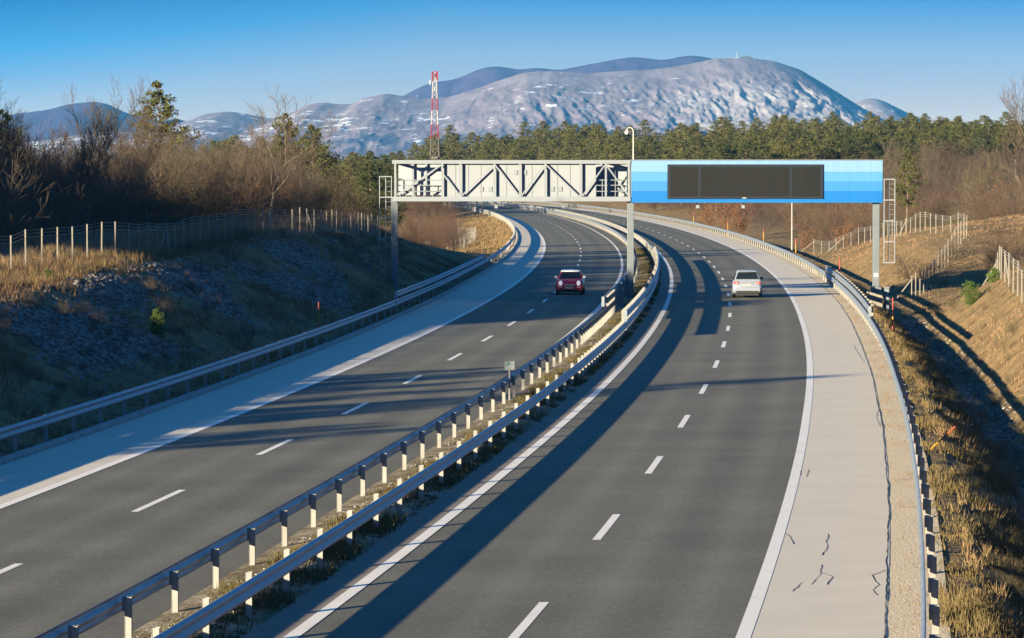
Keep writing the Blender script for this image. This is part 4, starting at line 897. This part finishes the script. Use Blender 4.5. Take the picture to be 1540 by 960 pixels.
def thick(name, label, n, zr, pr, ok, mind, sc, mt):
    pl = [(x, z, r1.uniform(*sc), r1.randrange(5), r1.uniform(0, 6)) for x, z in scatter(n, zr, pr, ok, mind, r1)]
    mass(name, [[v] for v in SH], pl, [mt], label, 'thicket', (0,))
thick('thicket', 'dense tangle of bare twigs filling the left thicket behind its front shrubs', 130, (190, 380), (-60, 600), lambda x, z: dleft(x, z) > 14.5, 1.3, (.6, .95), M['twig'])
thick('thicket', 'tangle of reddish bare twigs on the inside of the far curve', 70, (370, 640), (470, 712), lambda x, z: dleft(x, z) > 8, 1.6, (.5, .85), M['twig_red'])
thick('thicket', 'brown tangle of twigs behind the right side brush', 150, (430, 660), (960, 1570), lambda x, z: dright(x, z) > 14, 1.8, (.7, 1.2), M['twig_red'])
thick('scrub', 'low leafless scrub dotted over the shaded cutting slope', 260, (92, 290), (-40, 620), lambda x, z: 1.6 < dleft(x, z) < 12, .25, (.05, .15), M['twig'])
thick('scrub', 'low dead scrub on the bank and ditch edge right of the rail', 170, (70, 300), (1330, 1580), lambda x, z: 1.0 < dright(x, z) < 16, .25, (.05, .14), M['twig_olive'])
# --- the far pine forest, with a mass of trees behind it
ZF = ((650, 700), (700, 760), (760, 830), (830, 900))
names_ = ((430, 665, 'pine of the far forest left of and behind the lattice mast', 'far pines left of the lattice mast'), (665, 950, 'pine of the far forest between lattice mast and camera mast', 'far pines between the two masts'), (950, 1330, 'pine of the far forest above the blue sign', 'far pines above the blue sign'), (1330, 1560, 'pine of the far forest on the right above the brown wood', 'far pines above the brown wood'))
for (a, b, lb, gp) in names_:
    nP = int((b - a) / 1110 * 270)
    for (x, z) in scatter(nP, (690, 900) if a != 665 else (700, 1120), (a, b), lambda x, z: dright(x, z) > 14 or dleft(x, z) > 10, 2.6, r1):
        tree('pine_tree', lb, 'tree', x, z, r1.uniform(.72, .90) * (.95 if a < 600 else 1.0), PM[r1.randrange(5)], gp, widen=r1.uniform(1.25, 1.65))
pl = []
for (x, z) in scatter(260, (900, 1180), (300, 1640), lambda x, z: dright(x, z) > 6 or dleft(x, z) > 8, 2.5, r1): wd = r1.uniform(1.2, 1.5); pl.append((x, z, np.array([wd, wd, 1.0]) * r1.uniform(.85, 1.08), r1.randrange(5), r1.uniform(0, 6)))
mass('pine_forest', PN, pl, [M['pine_bark'], M['needles']], 'dense dark pine forest behind the front row of far pines', 'forest', (0, 1))
pl = []
for (x, z) in scatter(150, (640, 800), (560, 1600), lambda x, z: dright(x, z) > 8 or dleft(x, z) > 8, 2.2, r1): pl.append((x, z, r1.uniform(.9, 1.4), r1.randrange(5), r1.uniform(0, 6)))
mass('brushwood', [[s] for s in SH], pl, [M['twig_red']], 'reddish brown brushwood in front of the far pine forest', 'brushwood', (0,))
# --- wood on the plateau left of and behind the viewpoint: it shades road and slope
pl = []
for q0, q1, n, xr, xe, lo, hi in ((-97, -75, 24, (-56, -34), .5, .7, 1.0), (-155, -132, 60, (-64, -36), 12.0, .9, 1.02), (-172, -155, 36, (-72, -42), 1.0, .9, 1.02), (-193, -166, 20, (-74, -48), 9.0, .75, 1.05), (-215, -193, 10, (-84, -60), -12., .7, 1.), (-133, -126.5, 14, (-64, -40), 3., .85, 1.), (-118, -97, 16, (-40, -26), -19., .7, 1.0)):
    for i in range(n):
        q = q0 + (q1 - q0) * (i + r1.random()) / n; xw = r1.uniform(*xr); a = (xw - .766 * q) / .643; y = -.643 * q + .766 * a
        if xw > -.134 * y - 4 or -154.5 < q < -149.5: continue
        hh = ((xe - xw) / .643 * .1835 - gz(xw, y)) * r1.uniform(lo, hi)      # tall enough to shade the road as far as xe
        if q0 == -97 and i == 14: hh *= 1.5
        if hh > 1.5: pl.append((xw, y, np.array([1.7, 1.7, 1.0]) * hh / 14. if q0 in (-155, -172) else hh / 14., r1.randrange(5), r1.uniform(0, 6)))
mass('roadside_wood', PN, pl, [M['pine_bark'], M['needles']], 'pine wood on the plateau beside the cutting, shading road and slope', 'wood', (0, 1))

# ------------------------------------------------------------------ grass and stones
def grass(name, label, x, y, hgt, wid, m, per=3, lean=.5, seed=1, cat='grass', zf=None):
    r = np.random.default_rng(seed); x = np.repeat(x, per) + r.normal(0, .05, len(x) * per); y = np.repeat(y, per) + r.normal(0, .05, len(y) * per); n = len(x)
    z = zt(x, y) if zf is None else np.repeat(zf, per); h = np.repeat(hgt, per) * r.uniform(.5, 1.15, n); a = r.random(n) * 6.283; w_ = wid * r.uniform(.6, 1.3, n)
    la = r.random(n) * 6.283; ll = h * lean * r.random(n)
    b0 = np.stack([x - np.cos(a) * w_, y - np.sin(a) * w_, z - .03], 1); b1 = np.stack([x + np.cos(a) * w_, y + np.sin(a) * w_, z - .03], 1); tp = np.stack([x + np.cos(la) * ll, y + np.sin(la) * ll, z + h], 1)
    V = np.stack([b0, b1, tp], 1).reshape(-1, 3)
    return tag(obj(name, np_mesh(name, V, np.arange(3 * n).reshape(-1, 3), m)), label, cat, kind='stuff')
def zone(n, zr, dr, side, seed, dens=None, power=1.0):
    r = np.random.default_rng(seed); y = zr[0] + (zr[1] - zr[0]) * r.random(n) ** power; d = r.uniform(dr[0], dr[1], n)
    off = (O['LS'](y) - .3 - d) if side < 0 else (O['RB'](y) + .15 + d); x = ROX(off, y)
    if dens is not None: k = r.random(n) < dens(x, y, d); x, y = x[k], y[k]
    return x, y
pat = lambda x, y, s=1.: np.clip(.5 + .9 * np.sin(x * 1.1 * s + 1.4 * np.sin(y * .35 * s)) * np.sin(y * .5 * s + np.sin(x * .8)), .05, 1)
x, y = zone(26000, (52, 330), (-.1, 2.6), 1, 1, lambda x, y, d: pat(x, y), 1.6); grass('verge_grass', 'greenish straw grass between the right rail and the ditch', x, y, .10 + .22 * pat(x, y, .7), .014, M['dry_green'], 4, .8, 2)
x, y = zone(1500, (56, 260), (.5, 2.9), 1, 3, lambda x, y, d: pat(x, y, .6) ** 4, 1.3); grass('tall_grass', 'pale tall straw tufts on the edge of the ditch', x, y, np.full(len(x), .40), .010, M['dry_pale'], 16, .9, 4)
x, y = zone(30000, (90, 430), (4.0, 30), 1, 5, lambda x, y, d: pat(x, y, .7), 1.2); grass('bank_grass', 'dry straw grass on the sunlit bank beyond the ditch', x, y, .10 + .2 * pat(x, y, .4), .02, M['dry'], 4, .9, 6)
x, y = zone(42000, (84, 300), (.1, 13), -1, 7, lambda x, y, d: pat(x, y, .8) * (1 - .75 * rock_mask(x, y)), 1.2); grass('slope_grass', 'dry grass on the shaded cutting slope', x, y, .10 + .25 * pat(x, y, .5), .016, M['dry'], 4, .9, 8)
x, y = zone(3500, (140, 260), (8.5, 12.5), -1, 9); grass('crest_grass', 'tall straw grass along the fence on top of the left slope', x, y, np.full(len(x), .42), .016, M['dry_pale'], 7, .6, 10)
x, y = zone(9000, (380, 700), (.3, 16), -1, 11); grass('far_grass', 'sunlit ochre grass on the bank inside the far curve', x, y, np.full(len(x), .4), .05, M['dry_pale'], 4, .8, 12)
x, y = zone(2200, (52, 250), (-.8, -.15), 1, 13, lambda x, y, d: pat(x, y) ** 2); grass('verge_tufts', 'sparse straw tufts on the gravel in front of the right rail', x, y, np.full(len(x), .13), .012, M['dry_pale'], 6, .9, 14)
r = np.random.default_rng(15); n = 34000; y = 50 + 330 * r.random(n) ** 1.5; t_ = r.random(n); off = O['ML'](y) * (1 - t_) + (O['RL'](y) - .8) * t_; x = ROX(off, y)
k = r.random(n) < np.clip(pat(x, y, 1.6) * np.clip((t_ - .08) * 5, 0, 1), 0, 1); x, y, t_ = x[k], y[k], t_[k]
grass('median_grass', 'tufts of green and straw grass between the two median rails', x, y, np.clip(.06 + .14 * pat(x, y, .9), 0, 1), .012, M['dry_green'], 7, 1.0, 16, zf=.07 * np.sin(np.pi * t_))
def stones(name, label, x, y, size, seed, sink=.3, zf=None):
    r = np.random.default_rng(seed); n = len(x); z = zt(x, y) if zf is None else zf
    P = np.array([[1, 0, 0], [-1, 0, 0], [0, 1, 0], [0, -1, 0], [0, 0, 1], [0, 0, -1], [.7, .7, .5], [-.6, .7, -.4]]); T0 = np.array([[0, 2, 4], [2, 1, 4], [1, 3, 4], [3, 0, 4], [2, 0, 5], [1, 2, 5], [3, 1, 5], [0, 3, 5]])
    V = np.repeat(P[None, :6], n, 0) * r.uniform(.55, 1.25, (n, 6, 1)) * (size * r.uniform(.4, 1.4, n))[:, None, None]; a = r.random(n) * 6.28; c, s = np.cos(a)[:, None], np.sin(a)[:, None]
    tl = r.uniform(-.5, .5, n)[:, None]; V = np.stack([V[..., 0] * c - V[..., 1] * s, V[..., 0] * s + V[..., 1] * c, V[..., 2] * .7 + V[..., 0] * tl], 2) + np.stack([x, y, z - sink * size * .3], 1)[:, None, :]
    return tag(obj(name, np_mesh(name, V.reshape(-1, 3), (T0[None] + (np.arange(n) * 6)[:, None, None]).reshape(-1, 3), M['stone'])), label, 'stones', kind='stuff')
x, y = zone(26000, (84, 260), (1.2, 9), -1, 21, lambda x, y, d: rock_mask(x, y) ** 1.4); stones('rubble', 'loose limestone rubble on the shaded cutting slope', x, y, .15, 22)
x, y = zone(3600, (60, 250), (1.9, 4.4), 1, 23, lambda x, y, d: np.clip(rock_mask(x, y), 0, 1)); stones('ditch_stones', 'pale stones lying in the shaded ditch', x, y, .085, 24, .9)
r = np.random.default_rng(25); n = 8000; y = 50 + 300 * r.random(n) ** 1.5; t_ = r.random(n) ** 2.4; off = O['ML'](y) * (1 - t_) + (O['RL'](y) - .9) * t_; x = ROX(off, y); stones('median_stones', 'whitish gravel stones along the left edge of the median', x, y, .035, 26, zf=.07 * np.sin(np.pi * t_) + .01)

# ------------------------------------------------------------------ lattice mast
ZM = 800.0
def lattice():
    sm = F / ZM; zf = lambda p: H - (p - YH) / sm; xm_ = px(654, ZM); zb = gz(xm_, ZM)
    t = thing('lattice_mast', 'red and white lattice radio mast rising behind the grey truss', 'radio mast', (xm_, ZM, 0))
    hwid = lambda z: .36 + (1.25 - .36) * (1 - min(1, (z - zb) / (zf(118) - zb))) ** 1.0
    lv = [zb, zf(240), zf(224), zf(208), zf(198.5), zf(188), zf(178), zf(167), zf(157), zf(148.5), zf(138), zf(128), zf(119), zf(108)]
    col = lambda z: 'mast_grey' if z < zf(208) - .01 else 'mast_red' if z < zf(188) - .01 else 'mast_white' if z < zf(167) - .01 else 'mast_red' if z < zf(148.5) - .01 else 'mast_white' if z < zf(125) - .01 else 'mast_red'
    for a, b in zip(lv[:-1], lv[1:]):
        m = MB(); ha, hb = hwid(a), hwid(b); cs = ((-1, -1), (1, -1), (1, 1), (-1, 1))
        for i, (sx, sy) in enumerate(cs):
            m.tube((sx * ha, sy * ha, a), (sx * hb, sy * hb, b), .10 if a > lv[1] else .12, k=5)
            s2 = cs[(i + 1) % 4]; m.tube((sx * ha, sy * ha, a), (s2[0] * hb, s2[1] * hb, b), .045, k=4); m.tube((s2[0] * ha, s2[1] * ha, a), (sx * hb, sy * hb, b), .045, k=4); m.tube((sx * hb, sy * hb, b), (s2[0] * hb, s2[1] * hb, b), .045, k=4)
        m.build('lattice_section', M[col(a)], t)
    for (dx, dy, p0, p1, c) in ((-.5, -.5, 123, 109, 'mast_red'), (.55, -.3, 122, 108, 'mast_red'), (.1, .6, 122, 109, 'mast_white'), (-1.0, -.2, 128, 121, 'mast_white'), (.0, -.6, 137, 131, 'mast_white')):
        MB().box(dx - .13, dx + .13, dy - .08, dy + .08, zf(p0), zf(p1)).build('antenna', M[c], t)
    m = MB().box(-1.0, -.4, -.26, -.18, zf(125) - .04, zf(125) + .04); m.box(-.5, .5, -.5, -.42, zf(120), zf(119)); m.build('antenna_bracket', M['mast_grey'], t)
    MB().box(-.75, .6, -1.5, -1.3, zf(239), zf(236)).build('platform', M['mast_grey'], t)
lattice()

# ------------------------------------------------------------------ mountains
def ridge_mat(kind):
    m = mat('mountain_' + kind, (.2, .18, .17), .95, 0, .05); nt = m.node_tree; b = nt.nodes['Principled BSDF']; LK_ = nt.links.new
    t = N(nt, 'ShaderNodeTexCoord')
    def noise(scale, mp, det=8, ro=.65):
        q = N(nt, 'ShaderNodeMapping'); q.inputs['Scale'].default_value = mp[:3]; q.inputs['Rotation'].default_value = mp[3] if len(mp) > 3 else (0, 0, 0)
        n = N(nt, 'ShaderNodeTexNoise'); n.inputs['Scale'].default_value = scale; n.inputs['Detail'].default_value = det; n.inputs['Roughness'].default_value = ro
        LK_(t.outputs['Object'], q.inputs[0]); LK_(q.outputs[0], n.inputs['Vector']); return n
    n1 = noise(.012, (1, .3, 1)); r = N(nt, 'ShaderNodeValToRGB'); el = r.color_ramp.elements; el.new(.5)
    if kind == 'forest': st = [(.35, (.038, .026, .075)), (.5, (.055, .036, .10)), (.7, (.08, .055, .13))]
    else: st = [(.35, (.15, .122, .155)), (.5, (.20, .165, .205)), (.68, (.26, .22, .255))]
    for e, (p, c) in zip(el, st): e.position = p; e.color = (*c, 1)
    LK_(n1.outputs['Fac'], r.inputs[0]); out = r.outputs[0]
    at = N(nt, 'ShaderNodeAttribute', attribute_name='zone'); sp = N(nt, 'ShaderNodeSeparateColor'); LK_(at.outputs['Color'], sp.inputs[0])
    def layer(noise_, maskout, lo, hi, c):
        nonlocal out
        a = N(nt, 'ShaderNodeMath', operation='ADD'); LK_(noise_.outputs['Fac'], a.inputs[0]); LK_(maskout, a.inputs[1])
        mr = N(nt, 'ShaderNodeMapRange'); mr.inputs['From Min'].default_value = lo; mr.inputs['From Max'].default_value = hi; LK_(a.outputs[0], mr.inputs['Value'])
        mx = N(nt, 'ShaderNodeMix', data_type='RGBA'); LK_(mr.outputs[0], mx.inputs['Factor']); LK_(out, mx.inputs[6]); mx.inputs[7].default_value = (*c, 1); out = mx.outputs[2]
    if kind == 'rock':
        layer(noise(.011, (1, .3, .8), 8, .7), sp.outputs[2], 1.0, 1.12, (.07, .085, .15))  # dark bluish patches low down: blue shade and forest tone put into the colour
        layer(noise(.055, (1, .3, .5), 10, .78), sp.outputs[0], 1.02, 1.2, (.32, .31, .34))
    layer(noise(.026, (.8, .3, 1.3, (0, R(40), 0)), 10, .72), sp.outputs[1], 1.12, 1.17, (.62, .66, .74))
    LK_(out, b.inputs['Base Color'])
    return m
def ridge(name, crest, D0_, D1_, kind, step=3., rows=64, amp=1.0, rockf=None, snowf=None, seed=0, power=.85):
    cx_ = np.array([c[0] for c in crest], float); cy_ = np.array([c[1] for c in crest], float)
    # smooth crest by a short running mean so that it does not read as a polyline
    ps = np.arange(cx_[0], cx_[-1] + step, step); pyv = np.interp(ps, cx_, cy_); kq = 7; pad = np.pad(pyv, kq // 2, mode='edge'); pyv = np.convolve(pad, np.ones(kq) / kq, 'valid')
    V = []; C = []; sc = D1_ / F
    ts = np.concatenate([np.linspace(0, 1, rows), np.array([1.08, 1.2, 1.4])])
    for t in ts:
        for p, yv in zip(ps, pyv):
            x = (p - 770) * sc; zc = max(2., H + (YH - yv) * sc)
            n1 = mnoise.fractal(Vector((x / 190 + seed, t * 2.0, seed)), 1.0, 2.1, 5); n2 = 1 - abs(mnoise.fractal(Vector((x / 48 + seed + 3 + .8 * n1, t * 5.5, 7.)), .9, 2.1, 5)) * 2; n3 = mnoise.fractal(Vector((x / 17 + 11, t * 26, seed)), .7, 2.2, 5)
            bell = math.sin(math.pi * min(1, t)) ** .8 if t < 1 else 0
            bell2 = bell * (1 - .75 * min(1, max(0, (t - .45) / .4))); fine = min(1, max(.35, (p - 560) / 500))
            g = t ** power if t <= 1 else 1 - (t - 1) * .6
            z = zc * (g + amp * (bell * .022 * n1 + bell2 * fine * (.016 * (n2 - .5) + .013 * n3))) + (n3 * .8 if t > .95 else 0)
            y = D0_ + (D1_ - D0_) * t + bell * amp * (n1 * 45 - 22 * (n2 - .5))
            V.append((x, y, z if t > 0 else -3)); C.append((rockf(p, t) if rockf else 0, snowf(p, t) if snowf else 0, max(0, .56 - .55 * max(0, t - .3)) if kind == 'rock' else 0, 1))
    nc_ = len(ps); nr_ = len(ts); i = (np.arange(nr_ - 1)[:, None] * nc_ + np.arange(nc_ - 1)[None, :]).ravel()
    me = np_mesh(name, np.array(V), np.stack([i, i + 1, i + nc_ + 1, i + nc_], 1), ridge_mat(kind), smooth=True)
    ca = me.color_attributes.new('zone', 'FLOAT_COLOR', 'POINT'); ca.data.foreach_set('color', np.array(C, np.float32).ravel())
    return struct(name, me)
C1 = [(-60, 218), (60, 212), (142, 200), (190, 198), (230, 200), (267, 188), (285, 180), (314, 171), (341, 168), (368, 171), (400, 178), (415, 178), (439, 169), (466, 157), (486, 154), (507, 157), (530, 157), (544, 149), (581, 141), (608, 145), (640, 148), (672, 147), (713, 135), (746, 123), (790, 109), (831, 107), (882, 111), (949, 106), (983, 105), (1030, 98), (1077, 88.5), (1104, 88), (1131, 88.5), (1162, 92), (1202, 105), (1236, 125), (1263, 142), (1290, 160), (1304, 176), (1340, 205), (1420, 225)]
rf = lambda p, t: float(np.interp(p, [500, 640, 900, 1000, 1250], [.2, .28, .40, .62, .64])) * (1 - max(0, t - .62) * 1.9) * min(1, .4 + 2 * t)
sf = lambda p, t: float(np.interp(p, [100, 200, 420, 560, 700, 880, 1000, 1100, 1300], [.66, .62, .60, .58, .55, .57, .52, .46, .38])) - abs(t - .6) * .15
ridge('mountain', C1, 6800, 9000, 'rock', 1.7, 100, 1.0, rf, sf, 1.)
C2 = [(540, 190), (575, 165), (608, 143.5), (645, 125), (686, 120), (719, 105), (740, 100), (757, 101), (780, 106), (807, 102), (834, 106), (848, 105), (882, 98), (949, 86), (983, 89.5), (996, 92), (1030, 84), (1054, 85), (1077, 90), (1130, 115), (1200, 160)]
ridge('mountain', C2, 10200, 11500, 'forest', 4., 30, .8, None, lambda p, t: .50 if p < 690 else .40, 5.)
C3 = [(1230, 215), (1262, 176), (1283, 156), (1307, 147), (1321, 149), (1344, 160), (1378, 177), (1420, 195), (1480, 220)]
ridge('mountain', C3, 9600, 11000, 'rock', 4., 30, .8, lambda p, t: .5, lambda p, t: .52, 9.)
C4 = [(-60, 190), (20, 172), (78, 165), (101, 157), (145, 153), (162, 156), (189, 170), (209, 176), (240, 183), (262, 178), (280, 182), (330, 200), (380, 220)]
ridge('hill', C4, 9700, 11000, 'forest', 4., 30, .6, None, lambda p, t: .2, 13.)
# summit station
zs1 = 9000.; sc1 = zs1 / F; ST = thing('summit_station', 'tiny transmitter station with mast on the mountain summit', 'station', ((1108 - 770) * sc1, zs1 + 10, H + (YH - 89) * sc1))
MB().box(8, 36, -5, 5, -3, 4.5).build('building', M['dark_steel'], ST); MB().box(12, 30, -4, 4, 4.5, 6.5).build('upper_storey', M['dark_steel'], ST)
MB().tube((0, 0, -4), (0, 0, 17), 1.0, .35, k=6).build('mast', M['mast_white'], ST); MB().box(-8, 4, -3, 3, -4, 2.5).build('hut', M['white_panel'], ST)

# ------------------------------------------------------------------ air
hm = bpy.data.materials.new('haze'); hm.use_nodes = True; nt = hm.node_tree; nt.nodes.clear()
pv = N(nt, 'ShaderNodeVolumePrincipled'); pv.inputs['Color'].default_value = (.09, .48, 1, 1); pv.inputs['Density'].default_value = 3.0e-5; pv.inputs['Anisotropy'].default_value = 0.0
ho = N(nt, 'ShaderNodeOutputMaterial'); nt.links.new(pv.outputs[0], ho.inputs['Volume'])
HAZE = True
if HAZE: HZ = MB().box(-3200, 3200, -300, 16500, -5, 520).build('haze', hm)
if HAZE: HZ['kind'] = 'stuff'
